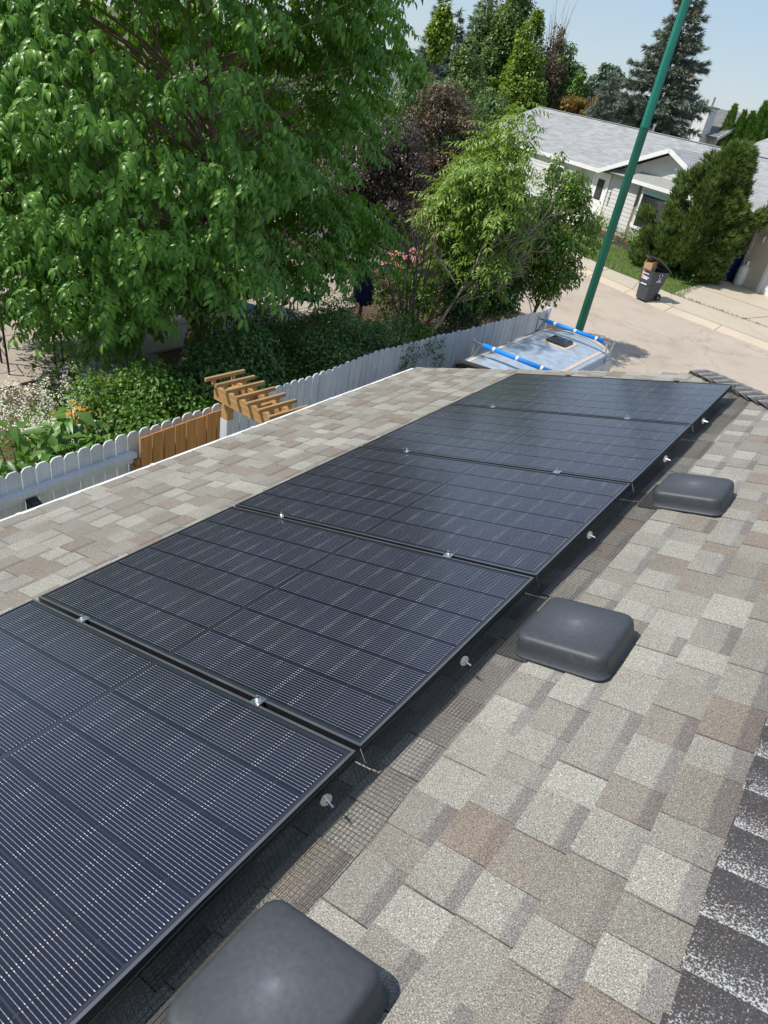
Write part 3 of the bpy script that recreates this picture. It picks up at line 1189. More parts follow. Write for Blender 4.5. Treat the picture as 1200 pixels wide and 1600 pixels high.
for k in range(5):
    root = bpy.data.objects.new('solar_panel', None)
    COL.objects.link(root)
    root.location = pf(0, k * (PW + GAP))
    root.rotation_euler = (0, -AL, 0)
    root['label'] = panel_labels[k]
    root['category'] = 'solar panel'
    root['group'] = 'solar panels in a row on the roof'
    if proto is None:
        kids = []
        for nm, me in (('frame', frame_me), ('back_sheet', sheet_me)):
            o = bpy.data.objects.new(nm, me)
            COL.objects.link(o)
            o.parent = root
            kids.append(o)
        for i in range(18):
            for jx in range(6):
                o = bpy.data.objects.new('cell', cellmesh)
                COL.objects.link(o)
                o.parent = root
                o.location = (mg + pu * (i + .5) + (.022 if i >= 9 else 0), mg + pv * (jx + .5), -.0020)
                kids.append(o)
        proto = kids
    else:
        for c in proto:
            d = c.copy()
            COL.objects.link(d)
            d.parent = root
    panels.append(root)

# rails under the panels
mb = MB()
rails = []
for n_, u in enumerate((.38, 1.41)):
    mb = MB()
    mb.bar(pf(u, -.1, -.052), pf(u, 5 * (PW + GAP) + .03, -.052), .04, .038, (-SA, 0, CA))
    r = mb.build('mounting_rail', M['frame_shade_black'])
    tag(r, ('black rail under the panels along the eave side' if n_ == 0 else 'black rail under the panels along the ridge side'), 'rail', 'rails carrying the solar panels')

# mid clamps with bolts
cb = MB()
cb.box(-.020, .020, -.021, .021, .0008, .0048)
cb.box(-.016, .016, -.007, .007, -.03, .0008)
clamp_me = cb.mesh('clamp_plate')
clamp_me.materials.append(M['silver'])
bb = MB().lathe([(.0105, 0), (.0105, .003), (.0075, .004), (.0075, .0085), (.0055, .010), (.0042, .020), (.003, .022)], 8)
bolt_me = bb.mesh('bolt')
bolt_me.materials.append(M['silver'])
wher = ['first', 'second', 'third', 'fourth']
for k in range(4):
    for n_, u in enumerate((.38, 1.41)):
        t = thing('panel_clamp', 'silver mid clamp with bolt on the %s gap from the camera, %s end' % (wher[k], 'eave' if n_ == 0 else 'ridge'), 'clamp', pf(u, (k + 1) * (PW + GAP) - GAP / 2), 0, 'clamps between the solar panels')
        t.rotation_euler = (0, -AL, random.uniform(-.1, .1))
        for nm, me, z in (('clamp_plate', clamp_me, 0), ('bolt', bolt_me, .0048)):
            o = bpy.data.objects.new(nm, me)
            COL.objects.link(o)
            o.parent = t
            o.location = (0, 0, z)
# end clamps at the far edge
for n_, u in enumerate((.5, 1.41)):
    mb = MB()
    y = 5 * (PW + GAP) - GAP
    p = pf(u, y)
    o = mb.box(-.02, .02, -.008, .012, -.03, .005).build('end_clamp', M['frame_shade_black'])
    o.location = p
    o.rotation_euler = (0, -AL, 0)
    tag(o, 'small black end clamp on the far edge of the last panel, %s side' % ('eave' if n_ == 0 else 'ridge'), 'clamp', 'end clamps on the last panel')

# black wire mesh skirt along the ridge side, folded out onto the shingles
mb = MB()
pitch = .0155
rg = random.Random(3)
ys = np.arange(-.6, 5.83, pitch)


def prof_at(y):
    b = .010 * math.sin(y * 2.3) + .006 * math.sin(y * 7.1 + 1)
    sag = max(0, math.sin(y * 5.4 / (PW + GAP) + .6)) * .010
    return [(PL + .003 + sag, -.008 - sag * .6), (PL + .010 + sag * .7, -.045), (PL + .018, -.090 + b * .2), (PL + .035, HR + .016), (PL + .072, HR + .013 + abs(b) * .4), (PL + .138 + b, HR + .014)]


def prof_len(pr, s):
    seg = [math.dist(pr[i], pr[i + 1]) for i in range(len(pr) - 1)]
    tot = sum(seg)
    d = s * tot
    for i, L in enumerate(seg):
        if d <= L or i == len(seg) - 1:
            t = d / L
            return (pr[i][0] + (pr[i + 1][0] - pr[i][0]) * t, pr[i][1] + (pr[i + 1][1] - pr[i][1]) * t)
        d -= L


for y in ys:
    p = prof_at(y)
    mb.tube([pf(u, y + (.001 * math.sin(y * 40)), h) for u, h in p], .00092, 3, False)
nl = 17
yl = np.arange(-.6, 5.84, .09)
for i in range(nl):
    s = i / (nl - 1)
    mb.tube([pf(*((lambda q: (q[0], y, q[1]))(prof_len(prof_at(y), s)))) for y in yl], .00092, 3, False)
o = mb.build('wire_mesh', M['wire'])
tag(o, 'black wire mesh skirt folded out along the ridge side of the solar panels', 'wire mesh')
# narrow strip of the same mesh on the eave side
mb = MB()
for y in np.arange(-.6, 5.83, .0128):
    mb.tube([pf(-.004, y, -.02), pf(-.012, y, -.07), pf(-.02 + .006 * math.sin(y * 6), y, HR + .014)], .00085, 3, False)
for i in range(9):
    s = i / 8
    mb.tube([pf(-.004 - .016 * s + .006 * s * math.sin(y * 6), y, -.02 + (HR + .034) * s) for y in yl], .00085, 3, False)
o = mb.build('wire_mesh', M['wire'])
tag(o, 'black wire mesh edge along the eave side of the solar panels', 'wire mesh')

# washers with pins that hold the mesh
names = ['nearest the camera, below the first gap', 'beside the middle vent', 'between the middle and farthest vents', 'beyond the farthest vent', 'beside the last panel at the far end']
for k, v in enumerate((.975, 1.70, 2.83, 3.99, 4.83)):
    t = thing('mesh_clip', 'silver washer with pin on the wire mesh %s' % names[k], 'clip', pf(PL + .020, v, -.035), 0, 'washers pinned through the wire mesh')
    nn = Vector((CA * .93, -.33, SA * .93)).normalized()
    d1 = MB()
    d1.tube([Vector((0, 0, 0)), nn * .0015], .0185 if k < 3 else .02, 14)
    d1.build('washer', M['silver'], t, False)
    d2 = MB()
    d2.tube([Vector((0, 0, 0)), nn * .012, nn * .034 + Vector((0, .004, -.004))], [.0065, .0035, .0028], 6)
    d2.build('pin', M['silver'], t, False)
mb = MB()
for k in range(4):
    y = (k + 1) * (PW + GAP)
    mb.tube([pf(PL + .002, y - .004, -.004), pf(PL + .008, y - .003, -.03), pf(PL + .012, y - .001, -.055)], .0016, 4)
o = mb.build('tie_wire', M['silver'])
tag(o, 'short silver tie wires hanging at the corners of the solar panels', 'wire')


# ================================================================== ROOF VENTS
def rsq(half, rad, n=7):
    out = []
    for cx, cy, a0 in ((1, 1, 0), (-1, 1, 90), (-1, -1, 180), (1, -1, 270)):
        for i in range(n):
            a = R_(a0 + 90 * i / (n - 1))
            out.append((cx * (half - rad) + rad * math.cos(a), cy * (half - rad) + rad * math.sin(a)))
    return out


def make_vent(u, v, label, rz=0.0):
    t = thing('roof_vent', label, 'vent', rf(u, v, .006), 0, 'box vents along the roof beside the array')
    t.rotation_euler = Matrix.Rotation(-AL, 3, 'Y').to_euler()
    rings = [(.160, .014, .036), (.172, .006, .045), (.1755, .010, .046), (.173, .015, .045), (.169, .018, .045), (.168, .045, .043), (.1665, .072, .043),
             (.165, .081, .043), (.161, .0885, .042), (.155, .0935, .041), (.146, .0963, .04), (.125, .0980, .038), (.09, .0995, .032), (.055, .1012, .026), (.03, .1028, .02), (.014, .1034, .011), (.006, .1015, .005)]
    V, F = [], []
    for h, z, r in rings:
        V += [(x, y, z) for x, y in rsq(h, min(r, h * .95))]
    n = 28
    for k_ in range(len(rings) - 1):
        for j_ in range(n):
            a, b = k_ * n + j_, k_ * n + (j_ + 1) % n
            F.append((a, b, b + n, a + n))
    F.append(tuple((len(rings) - 1) * n + j_ for j_ in range(n)))
    me = bpy.data.meshes.new('hood')
    me.from_pydata(V, [], F)
    me.update()
    finish('hood', me, M['vent'], t, None, True)
    b = MB()
    b.prism(rsq(.140, .03), 0, .014)
    b.build('throat', M['black'], t, False)
    f = MB()
    f.box(-.232, -.11, -.185, .15, .004, .0085)
    f.build('flashing', M['flash'], t, False)
    return t


make_vent(2.085, .535, 'nearest dark grey plastic roof vent, cut off by the bottom edge')
make_vent(2.085, 2.085, 'middle dark grey plastic roof vent with pale faded spot on top')
make_vent(2.095, 3.625, 'farthest dark grey plastic roof vent, smallest of the three')

# ================================================================== FENCE, BOARDS, TRELLIS
FX = [(-1.5, -3.40), (2.7, -3.42), (5.2, -3.45), (7.0, -3.42), (8.7, -3.50), (10.5, -3.36), (12.5, -3.16), (13.75, -3.00)]


def fence_x(y):
    for (y0, x0), (y1, x1) in zip(FX, FX[1:]):
        if y <= y1:
            return x0 + (x1 - x0) * (y - y0) / (y1 - y0)
    return FX[-1][1]


fence = thing('picket_fence', 'pale grey picket fence with dog-eared boards along the garden', 'fence', (-3.42, 5, G))
y = -1.2
i = 0
while y < 13.72:
    w = .139
    x0, x1 = fence_x(y), fence_x(y + w)
    top = -1.60 + random.uniform(-.012, .012)
    if y > 11.5:
        top += (y - 11.5) * .02
    e = .038
    out = [(0, G + .05), (w, G + .05), (w, top - e), (w - e * .8, top - .004), (w - e * 1.25, top), (e * 1.25, top), (e * .8, top - .004), (0, top - e)]
    th = .018
    mb = MB()
    A = [(x0 + (x1 - x0) * a / w, y + a, z) for a, z in out]
    xo = random.uniform(-.003, .003)
    i0 = len(mb.v)
    n = len(A)
    mb.v += [(p[0] + xo - th / 2, p[1], p[2]) for p in A] + [(p[0] + xo + th / 2, p[1], p[2]) for p in A]
    mb.f.append(tuple(range(n))[::-1])
    mb.f.append(tuple(range(n, 2 * n)))
    for q in range(n):
        mb.f.append((q, (q + 1) % n, n + (q + 1) % n, n + q))
    mb.m = [0] * len(mb.f)
    mb.build('picket', M['fence'], fence, fix=True)
    y += w + random.choice([.007, .009, .011, .013])
    i += 1
for z_, ya, yb, sd in ((-1.835, -1.2, 4.06, 1), (-2.95, -1.2, 4.06, 1), (-1.98, 5.35, 13.7, -1), (-2.95, 5.35, 13.7, -1)):
    mb = MB()
    n = 10
    for i in range(n):
        p, q = ya + (yb - ya) * i / n, ya + (yb - ya) * (i + 1) / n
        o_ = .012 + .046 if sd > 0 else -.03
        mb.bar((fence_x(p) + o_ * 1.0, p, z_), (fence_x(q) + o_, q, z_), .09 if sd > 0 else .04, .05 if sd > 0 else .09)
    mb.build('rail', M['fence'], fence)
for z_, ya, yb in ((-1.899, -1.2, 4.04),):
    mb = MB()
    mb.bar((fence_x(ya) + .040, ya, z_), (fence_x(yb) + .040, yb, z_), .04, .075)
    mb.build('rail', M['fence'], fence)
for y in (-.2, 2.3, 7.9, 10.4):
    mb = MB()
    mb.box(fence_x(y) - .11, fence_x(y) - .02, y - .045, y + .045, G, -1.72)
    mb.build('post', M['fence'], fence)
mb = MB()
xe = fence_x(13.75)
mb.box(xe - .05, xe + .05, 13.76, 13.86, G, -1.52)
mb.build('end_post', M['fence'], fence)

# solar light on the fence
t = thing('fence_light', 'small black solar light fixed under the fence rail at the far left', 'lamp', (-3.36, 2.86, -1.93))
mb = MB()
mb.hexa([(-.02, -.045, -.14), (.05, -.045, -.14), (.05, .045, -.14), (-.02, .045, -.14), (-.02, -.055, .02), (.10, -.055, -.01), (.10, .055, -.01), (-.02, .055, .02)])
mb.build('housing', M['black'], t, False, bevel=.006)
mb = MB()
mb.hexa([(-.005, -.045, .0165), (.09, -.045, -.0065), (.09, .045, -.0065), (-.005, .045, .0165), (-.005, -.045, .0205), (.09, -.045, -.0025), (.09, .045, -.0025), (-.005, .045, .0205)])
mb.build('solar_cell', M['glass'], t, False)

# cedar boards in front of the fence
gate = thing('board_fence', 'short run of eight orange cedar boards in front of the grey fence', 'wooden panel', (-3.33, 4.7, G))
y = 4.10
for i in range(8):
    w = .142
    mb = MB()
    tp = -1.625 + i * .003 + random.uniform(-.008, .008)
    x = -3.335 + random.uniform(-.004, .004)
    mb.box(x, x + .02, y, y + w, G + .08, tp)
    mb.build('board', M['cedar'], gate, bevel=.003)
    y += w + random.uniform(.010, .018)
for z_ in (-2.9, -2.0):
    mb = MB()
    mb.box(-3.385, -3.338, 4.06, 5.36, z_, z_ + .09)
    mb.build('cross_rail', M['cedar'], gate)
mb = MB()
mb.box(-3.385, -3.30, 4.02, 4.095, G, -1.98)
mb.build('side_post', M['cedar'], gate)

# trellis roof of new timber
per = thing('garden_trellis', 'new orange timber trellis top with seven slats over the fence', 'trellis', (-2.9, 4.9, G))
for yb in (4.87, 5.13):
    mb = MB()
    mb.box(-3.02, -.9, yb - .02, yb + .02, -1.235, -1.075)
    mb.build('beam', M['timber'], per, bevel=.004)
for i in range(7):
    x = -3.05 + i * .172 + random.uniform(-.005, .005)
    y0 = 4.755 - .013 * i
    mb = MB()
    mb.bar((x, y0, -1.0), (x + .045, y0 + .53, -1.0), .034, .040)
    s = mb.build('slat', M['timberY'], per, bevel=.003)
    for yb in (4.87, 5.13):
        mb = MB()
        xx = x + .045 * (yb - y0) / .53
        mb.box(xx - .017, xx + .017, yb - .019, yb + .019, -1.0745, -1.021)
        mb.build('spacer', M['timber'], per)
for i in range(5):
    x = -2.93 + i * .25
    mb = MB()
    mb.box(x, x + .036, 4.892, 5.108, -1.20, -1.095)
    mb.build('cross_block', M['timber'], per)
mb = MB()
mb.box(-3.00, -2.90, 4.95, 5.05, -1.49, -1.21)
mb.build('post', M['timber'], per, bevel=.004)
mb = MB()
mb.box(-3.005, -2.895, 4.945, 5.055, G, -1.491)
mb.build('post_base', M['fence'], per)

# ================================================================== TRUCK WITH CANOPY
tr = thing('pickup_truck', 'pickup truck with white canopy and ladder rack padded in blue foam', 'truck', (-1.72, 10.5, G))
ZR = -1.50
XL, XR, YN, YF = -2.40, -1.04, 9.22, 12.32


def roofpt(s, t):
    """canopy roof: s 0..1 left-right, t 0..1 near-far, crowned with rounded shoulders and a bowed far edge"""
    x = XL + (XR - XL) * s
    yfar = YF + .32 * (1 - (2 * s - 1) ** 2)
    y = YN + (yfar - YN) * t
    z = ZR + .055 * (1 - (2 * s - 1) ** 4) - .03 * (2 * t - 1) ** 4
    return (x, y, z)


mb = MB()
ns, nt_ = 12, 14
gr = [[roofpt(i / ns, j / nt_) for i in range(ns + 1)] for j in range(nt_ + 1)]
for j in range(nt_):
    for i in range(ns):
        mb.poly([gr[j][i], gr[j][i + 1], gr[j + 1][i + 1], gr[j + 1][i]])
mb.build('canopy_roof', M['canopy'], tr, smooth=True, fix=True)
# side walls that lean outwards to the bed, with stripes
ZB = ZR - .62


def side(x0, x1, z0, z1, mat, nm, y0=YN, y1=YF):
    b = MB()
    b.poly([(x0, y0, z0), (x0, y1, z0), (x1, y1, z1), (x1, y0, z1)])
    return b.build(nm, mat, tr)


sg = lambda sx, z: ((XR + (ZR - z) * .28) if sx > 0 else (XL - (ZR - z) * .20))
zz = [ZR - .002, ZR - .05, ZR - .075, ZR - .10, ZR - .125, ZR - .16, ZB]
mt = ['canopy', 'stripe_blue', 'canopy', 'stripe_blue', 'canopy_side', 'canopy_side']
for sx in (1, -1):
    for k in range(6):
        side(sg(sx, zz[k]), sg(sx, zz[k + 1]), zz[k], zz[k + 1], M[mt[k]], 'canopy_side' if k == 5 else 'side_stripe')
b = MB()
for yy in (YF,):
    b.poly([(XL, yy, ZR - .03), (sg(-1, ZB), yy, ZB), (sg(1, ZB), yy, ZB), (XR, yy, ZR - .03)])
    b.poly([gr[nt_][i] for i in range(ns + 1)] + [(XR, yy, ZR - .031), (XL, yy, ZR - .031)])
b.build('canopy_front', M['canopy_side'], tr)
b = MB()
b.hexa([(sg(1, ZR - .5) + .004, 10.2, ZR - .5), (sg(1, ZR - .5) + .008, 11.9, ZR - .5), (sg(1, ZR - .5) - .02, 11.9, ZR - .5), (sg(1, ZR - .5) - .02, 10.2, ZR - .5),
        (sg(1, ZR - .22) + .004, 10.2, ZR - .22), (sg(1, ZR - .22) + .008, 11.9, ZR - .22), (sg(1, ZR - .22) - .02, 11.9, ZR - .22), (sg(1, ZR - .22) - .02, 10.2, ZR - .22)])
b.build('side_window', M['glass'], tr)
# sealant strips along the roof edges
for (s0, s1, t0, t1) in ((.055, .10, .0, 1), (.90, .945, .0, 1)):
    b = MB()
    for j in range(nt_):
        q = [roofpt(s0, t0 + (t1 - t0) * j / nt_), roofpt(s1, t0 + (t1 - t0) * j / nt_), roofpt(s1, t0 + (t1 - t0) * (j + 1) / nt_), roofpt(s0, t0 + (t1 - t0) * (j + 1) / nt_)]
        b.poly([(x, y_, z + .004) for x, y_, z in q])
    b.build('roof_seam', M['sealant'], tr)
b = MB()
for i in range(ns):
    q = [roofpt(i / ns, .955), roofpt((i + 1) / ns, .955), roofpt((i + 1) / ns, .985), roofpt(i / ns, .985)]
    b.poly([(x, y_, z + .007) for x, y_, z in q])
b.build('roof_seam', M['sealant'], tr)
# roof hatch
hx, hy, hz0 = -1.78, 11.62, ZR + .055
b = MB()
b.box(hx - .25, hx + .25, hy - .25, hy + .25, hz0 - .02, hz0 + .008)
b.build('hatch_flange', M['sealant'], tr)
b = MB()
b.hexa([(hx - .19, hy - .19, hz0 + .008), (hx + .19, hy - .19, hz0 + .008), (hx + .19, hy + .19, hz0 + .008), (hx - .19, hy + .19, hz0 + .008),
        (hx - .18, hy - .18, hz0 + .06), (hx + .18, hy - .18, hz0 + .06), (hx + .18, hy + .18, hz0 + .06), (hx - .18, hy + .18, hz0 + .06)])
hb2 = b.build('hatch', M['hatch'], tr, bevel=.015)
b = MB()
b.hexa([(hx - .15, hy - .15, hz0 + .0605), (hx + .15, hy - .15, hz0 + .0605), (hx + .15, hy + .15, hz0 + .0605), (hx - .15, hy + .15, hz0 + .0605),
        (hx - .05, hy - .03, hz0 + .095), (hx + .05, hy - .03, hz0 + .095), (hx + .05, hy + .03, hz0 + .095), (hx - .05, hy + .03, hz0 + .095)])
b.build('hatch_dome', M['hatch'], tr)
# rear window opening of the canopy, dark, with rounded frame
b = MB()
fr = [(XL - .02, YN - .02, ZB + .1), (XL - .03, YN - .05, ZR - .14), (XL + .01, YN - .06, ZR - .03), (XL + .12, YN - .05, ZR + .012), (XL + .6, YN - .04, ZR + .045), (XR - .1, YN - .05, ZR + .01), (XR + .03, YN - .04, ZR - .12), (XR + .1, YN - .02, ZB + .1)]
b.tube([(x, y, z + .02) for x, y, z in fr], .042, 8)
b.build('rear_frame', M['rubber'], tr, smooth=True)
b = MB()
b.poly([(XL - .01, YN - .045, ZB), (sg(1, ZB) - .02, YN - .045, ZB), (XR, YN - .045, ZR - .03), (XL + .6, YN - .045, ZR + .03), (XL + .05, YN - .045, ZR - .02)])
b.build('rear_glass', M['hatch'], tr)
# truck body below: bed, cab towards us, wheels
b = MB()
b.box(-2.62, -.86, 9.0, 12.4, G + .45, ZB)
b.build('bed', M['truck'], tr, bevel=.04)
b = MB()
b.hexa([(-2.60, 7.45, G + .45), (-.88, 7.45, G + .45), (-.88, 8.98, G + .45), (-2.60, 8.98, G + .45), (-2.38, 7.85, G + 1.62), (-1.1, 7.85, G + 1.62), (-1.1, 8.95, G + 1.62), (-2.38, 8.95, G + 1.62)])
b.build('cab', M['truck'], tr, bevel=.05)
for wx in (-2.55, -.93):
    for wy in (8.3, 11.5):
        b = MB()
        b.tube([(wx - .11, wy, G + .36), (wx + .11, wy, G + .36)], .36, 18)
        wl = b.build('wheel', M['rubber'], tr)
# ladder rack
for (yy, nm) in ((9.62, 0), (11.98, 1)):
    zt_ = ZR + .235
    b = MB()
    b.tube([(XL - .02, yy, zt_), (XR + .09, yy, zt_)], .017, 8)
    b.build('rack_bar', M['alu'], tr, smooth=True)
    x0_, x1_ = (XL + .16, XR - .02) if nm == 0 else (XL + .13, XR - .10)
    b = MB()
    b.tube([(x0_, yy, zt_), (x1_, yy, zt_)], .036, 12)
    b.build('foam_sleeve', M['foam'], tr, smooth=True)
    for f_ in (.17, .52, .88):
        b = MB()
        xx = x0_ + (x1_ - x0_) * f_
        b.tube([(xx - .022, yy, zt_), (xx + .022, yy, zt_)], .0375, 12)
        b.build('tape_band', M['tape'], tr, smooth=True)
    for sx, xx in ((-1, XL - .02), (1, XR + .09)):
        b = MB()
        xb = XL - .01 if sx < 0 else XR + .03
        b.bar((xb, yy + .02, ZR - .10), (xx, yy, zt_ + .05), .022, .022, (0, 1, 0))
        b.build('rack_upright', M['alu'], tr)
        b = MB()
        b.bar((xb - .01 * sx, yy + .03, ZR - .03), (xx - .13 * sx, yy, zt_ - .01), .03, .014, (0, 1, 0))
        b.build('rack_brace', M['alu'], tr)
        b = MB()
        b.box(xb - .05, xb + .05, yy - .03, yy + .10, ZR - .115, ZR - .10)
        b.build('rack_foot', M['alu'], tr)

# ================================================================== LAMP POST
lp = thing('lamp_post', 'tall green tapered octagonal street lamp post behind the truck', 'lamp post', (-2.57, 14.82, G))
b = MB()
b.lathe([(.098, 0), (.085, 5.335)], 8)
b.build('lower_shaft', M['post_low'], lp, False)
b = MB()
pth = [(0, 0, 5.34), (.0, 0, 6.4), (.012, .0, 7.2), (.04, -.01, 7.9), (.12, -.02, 8.5), (.32, -.05, 8.95), (.75, -.1, 9.2), (1.5, -.2, 9.3)]
b.tube(pth, [.088, .081, .075, .069, .063, .056, .05, .04], 8)
b.build('upper_shaft', M['post_up'], lp, False)
b = MB()
b.box(-.16, .16, -.16, .16, 0, .05)
b.build('base_plate', M['post_low'], lp, False)
b = MB()
b.hexa([(1.4, -.32, 9.2), (2.0, -.40, 9.22), (2.0, -.16, 9.22), (1.4, -.08, 9.2), (1.45, -.28, 9.36), (1.9, -.34, 9.34), (1.9, -.2, 9.34), (1.45, -.13, 9.36)])
b.build('lamp_head', M['alu'], lp, False)

# ================================================================== HOUSE ACROSS THE ROAD
D0 = Vector((-12.03, 38.18, G))
HT = R_(-27)
h2 = thing('house', 'pale bungalow across the road with light grey roof, bay window and number 1502', 'house', D0, HT)


def hw(mb, nm, mat, **k):
    return mb.build(nm, mat, h2, False, **k)


def siding(mb, y, z0, z1, amin, amax, expo=.19, facing=-1, axis='x'):
    """lapped boards: each course leans out at its lower edge"""
    z = z0
    while z < z1 - .01:
        zt_ = min(z + expo, z1)
        a0, a1, b0, b1 = amin(z), amax(z), amin(zt_), amax(zt_)
        if a1 - a0 > .01:
            lo, hi_ = y + facing * .020, y + facing * .003
            if axis == 'x':
                mb.poly([(a0, lo, z), (a1, lo, z), (b1, hi_, zt_), (b0, hi_, zt_)])
                mb.poly([(a0, y + facing * .003, z), (a1, y + facing * .003, z), (a1, lo, z), (a0, lo, z)])
            else:
                mb.poly([(lo, a0, z), (lo, a1, z), (hi_, b1, zt_), (hi_, b0, zt_)])
                mb.poly([(y + facing * .003, a0, z), (y + facing * .003, a1, z), (lo, a1, z), (lo, a0, z)])
        z = zt_


c_ = lambda q: (lambda z: q)
SL = .405
# gable front wall (door to beyond the bay)
b = MB()
siding(b, 0, .3, 2.66, c_(-1.05), c_(8.4))
gL = lambda z: max(-1.05 if z < 2.66 else .85, 4.8 - (4.22 - z) / .405)
gR = lambda z: min(8.4, 4.8 + (4.22 - z) / .405)
siding(b, 0, 2.66, 4.2, gL, gR)
hw(b, 'front_wall', M['siding'])
b = MB()
siding(b, -.32, .3, 2.66, c_(-10.7), c_(-1.05))
siding(b, -1.05, .3, 2.66, c_(-.32), c_(0), facing=1, axis='y')
siding(b, -10.7, .3, 2.66, c_(-.32), c_(8), facing=-1, axis='y')
hw(b, 'wing_wall', M['siding'])
b = MB()
siding(b, 1.85, .3, 2.9, c_(8.4), c_(10.3))
siding(b, 8.4, .3, 2.9, c_(0), c_(1.85), facing=1, axis='y')
hw(b, 'recess_wall', M['siding'])
b = MB()
b.box(-10.6, -1.06, -.3, 8, 0, .3)
b.box(-1.05, 8.39, .02, 8, 0, .3)
b.box(8.4, 17, 1.87, 8, 0, .31)
hw(b, 'foundation', M['concrete'])
# body that closes the house behind the sidings
b = MB()
b.box(-10.65, -1.08, -.28, 8, .3, 2.64)
b.box(-1.05, 8.38, .03, 8, .3, 2.63)
b.box(8.38, 16.5, 1.9, 8.2, .31, 2.9)
hw(b, 'inner_wall', M['siding'])
# garage
b = MB()
siding(b, -.06, .02, 2.75, c_(10.3), c_(11.42), .115)
siding(b, -.06, 2.2, 2.75, c_(11.42), c_(16.5), .115)
siding(b, 10.3, .02, 2.75, c_(-.06), c_(1.9), facing=-1, axis='y', expo=.115)
hw(b, 'garage_wall', M['siding_beige'])
b = MB()
b.box(10.27, 10.37, -.115, -.04, .0, 2.72)
hw(b, 'corner_trim', M['panelgrey'])
b = MB()
b.box(11.42, 11.56, -.12, -.04, 0, 2.3)
b.box(11.56, 16.2, -.12, -.04, 2.15, 2.3)
hw(b, 'garage_door_trim', M['white'])
gd = MB()
gd.box(11.56, 16.2, -.03, .02, 0, 2.14)
gd = hw(gd, 'garage_door', M['white'])
for r_ in range(4):
    for c2 in range(4):
        b = MB()
        x0_ = 11.68 + c2 * 1.13
        z0_ = .08 + r_ * .53
        b.box(x0_, x0_ + 1.0, -.045, -.031, z0_, z0_ + .40)
        o = b.build('door_panel', M['white'], gd, False)
# coach lamp
cl_ = MB()
cl_.lathe([(.02, -.16), (.05, -.14), (.075, .06), (.085, .08), (.05, .14), (.01, .2)], 8, (10.85, -.2, 2.05))
cl_.box(10.80, 10.90, -.10, -.075, 1.98, 2.14)
cl_.tube([(10.85, -.08, 2.1), (10.85, -.14, 2.22), (10.85, -.2, 2.22)], .012, 5)
o = hw(cl_, 'wall_lamp', M['alu'])
# roof
RZ0, RB0, RB1 = 2.75, -.5, 4.05


def rz(bq):
    return RZ0 + (bq - RB0) * .415


ZRDG = rz(RB1)


def roof_poly(mb, pts, uvf):
    mb.poly(pts)


def uv_build(polys, nm, mat):
    """polys: list of (points, origin, udir, vdir) -> one mesh with metric UVs"""
    me = bpy.data.meshes.new(nm)
    V, F = [], []
    for pts, *_ in polys:
        i_ = len(V)
        V += [tuple(p) for p in pts]
        F.append(tuple(range(i_, i_ + len(pts))))
    me.from_pydata(V, [], F)
    ul = me.uv_layers.new(name='UVMap')
    for pol, (pts, o_, ud, vd) in zip(me.polygons, polys):
        for li, p in zip(pol.loop_indices, pts):
            d = Vector(p) - Vector(o_)
            ul.data[li].uv = (d.dot(Vector(ud)), d.dot(Vector(vd)))
    me.update()
    return me


def course_roof(nm, mat, parent, o_, ud, vd, span, L, expo=.15, step=.012):
    """roof plane made of lapped courses. span(t)->(u0,u1) at slope distance t"""
    o_, ud, vd = Vector(o_), Vector(ud).normalized(), Vector(vd).normalized()
    nn = ud.cross(vd)
    polys = []
    t = 0
    while t < L - 1e-4:
        t1 = min(t + expo, L)
        a0, a1 = span(t)
        b0, b1 = span(t1)
        p = [o_ + ud * a0 + vd * t + nn * step, o_ + ud * a1 + vd * t + nn * step, o_ + ud * b1 + vd * t1 + nn * .001, o_ + ud * b0 + vd * t1 + nn * .001]
        polys.append((p, o_, ud, vd))
        q = [o_ + ud * a0 + vd * t, o_ + ud * a1 + vd * t, p[1], p[0]]
        polys.append((q, o_, ud, vd))
        t = t1
    return finish(nm, uv_build(polys, nm, mat), mat, parent)


sv = Vector((0, 1, .415)).normalized()
LS = (RB1 - RB0) * math.sqrt(1 + .415 ** 2)
A0, A1 = -11.25, 17.2
tval = (3.26 - RB0) * math.sqrt(1 + .415 ** 2)
course_roof('roof', M['far_roof'], h2, (0, RB0, RZ0), (1, 0, 0), sv, lambda t: (A0, A1), LS)
course_roof('roof', M['far_roof'], h2, (0, 2 * RB1 - RB0, RZ0), (-1, 0, 0), Vector((0, -1, .415)), lambda t: (-A1, -A0), LS)
# front gable roof: two small planes
PK = 4.34
GLx, GRx = .7, 8.9
gs = (PK - RZ0) / (4.8 - GLx)
gLn = math.sqrt(1 + gs * gs) * (4.8 - GLx)


def gspan(t):
    z = RZ0 + (t / gLn) * (PK - RZ0)
    return (-.55, RB0 + (z - RZ0) / .415)


course_roof('gable_roof', M['far_roof'], h2, (GLx, 0, RZ0 + .004), (0, -1, 0), (1, 0, gs), lambda t: tuple(-q for q in gspan(t)[::-1]), gLn)
course_roof('gable_roof', M['far_roof'], h2, (GRx, 0, RZ0 + .004), (0, 1, 0), (-1, 0, gs), gspan, gLn)
b = MB()
b.bar((A0, RB1, ZRDG + .012), (A1, RB1, ZRDG + .012), .26, .02)
hw(b, 'ridge_cap', M['far_roof'])
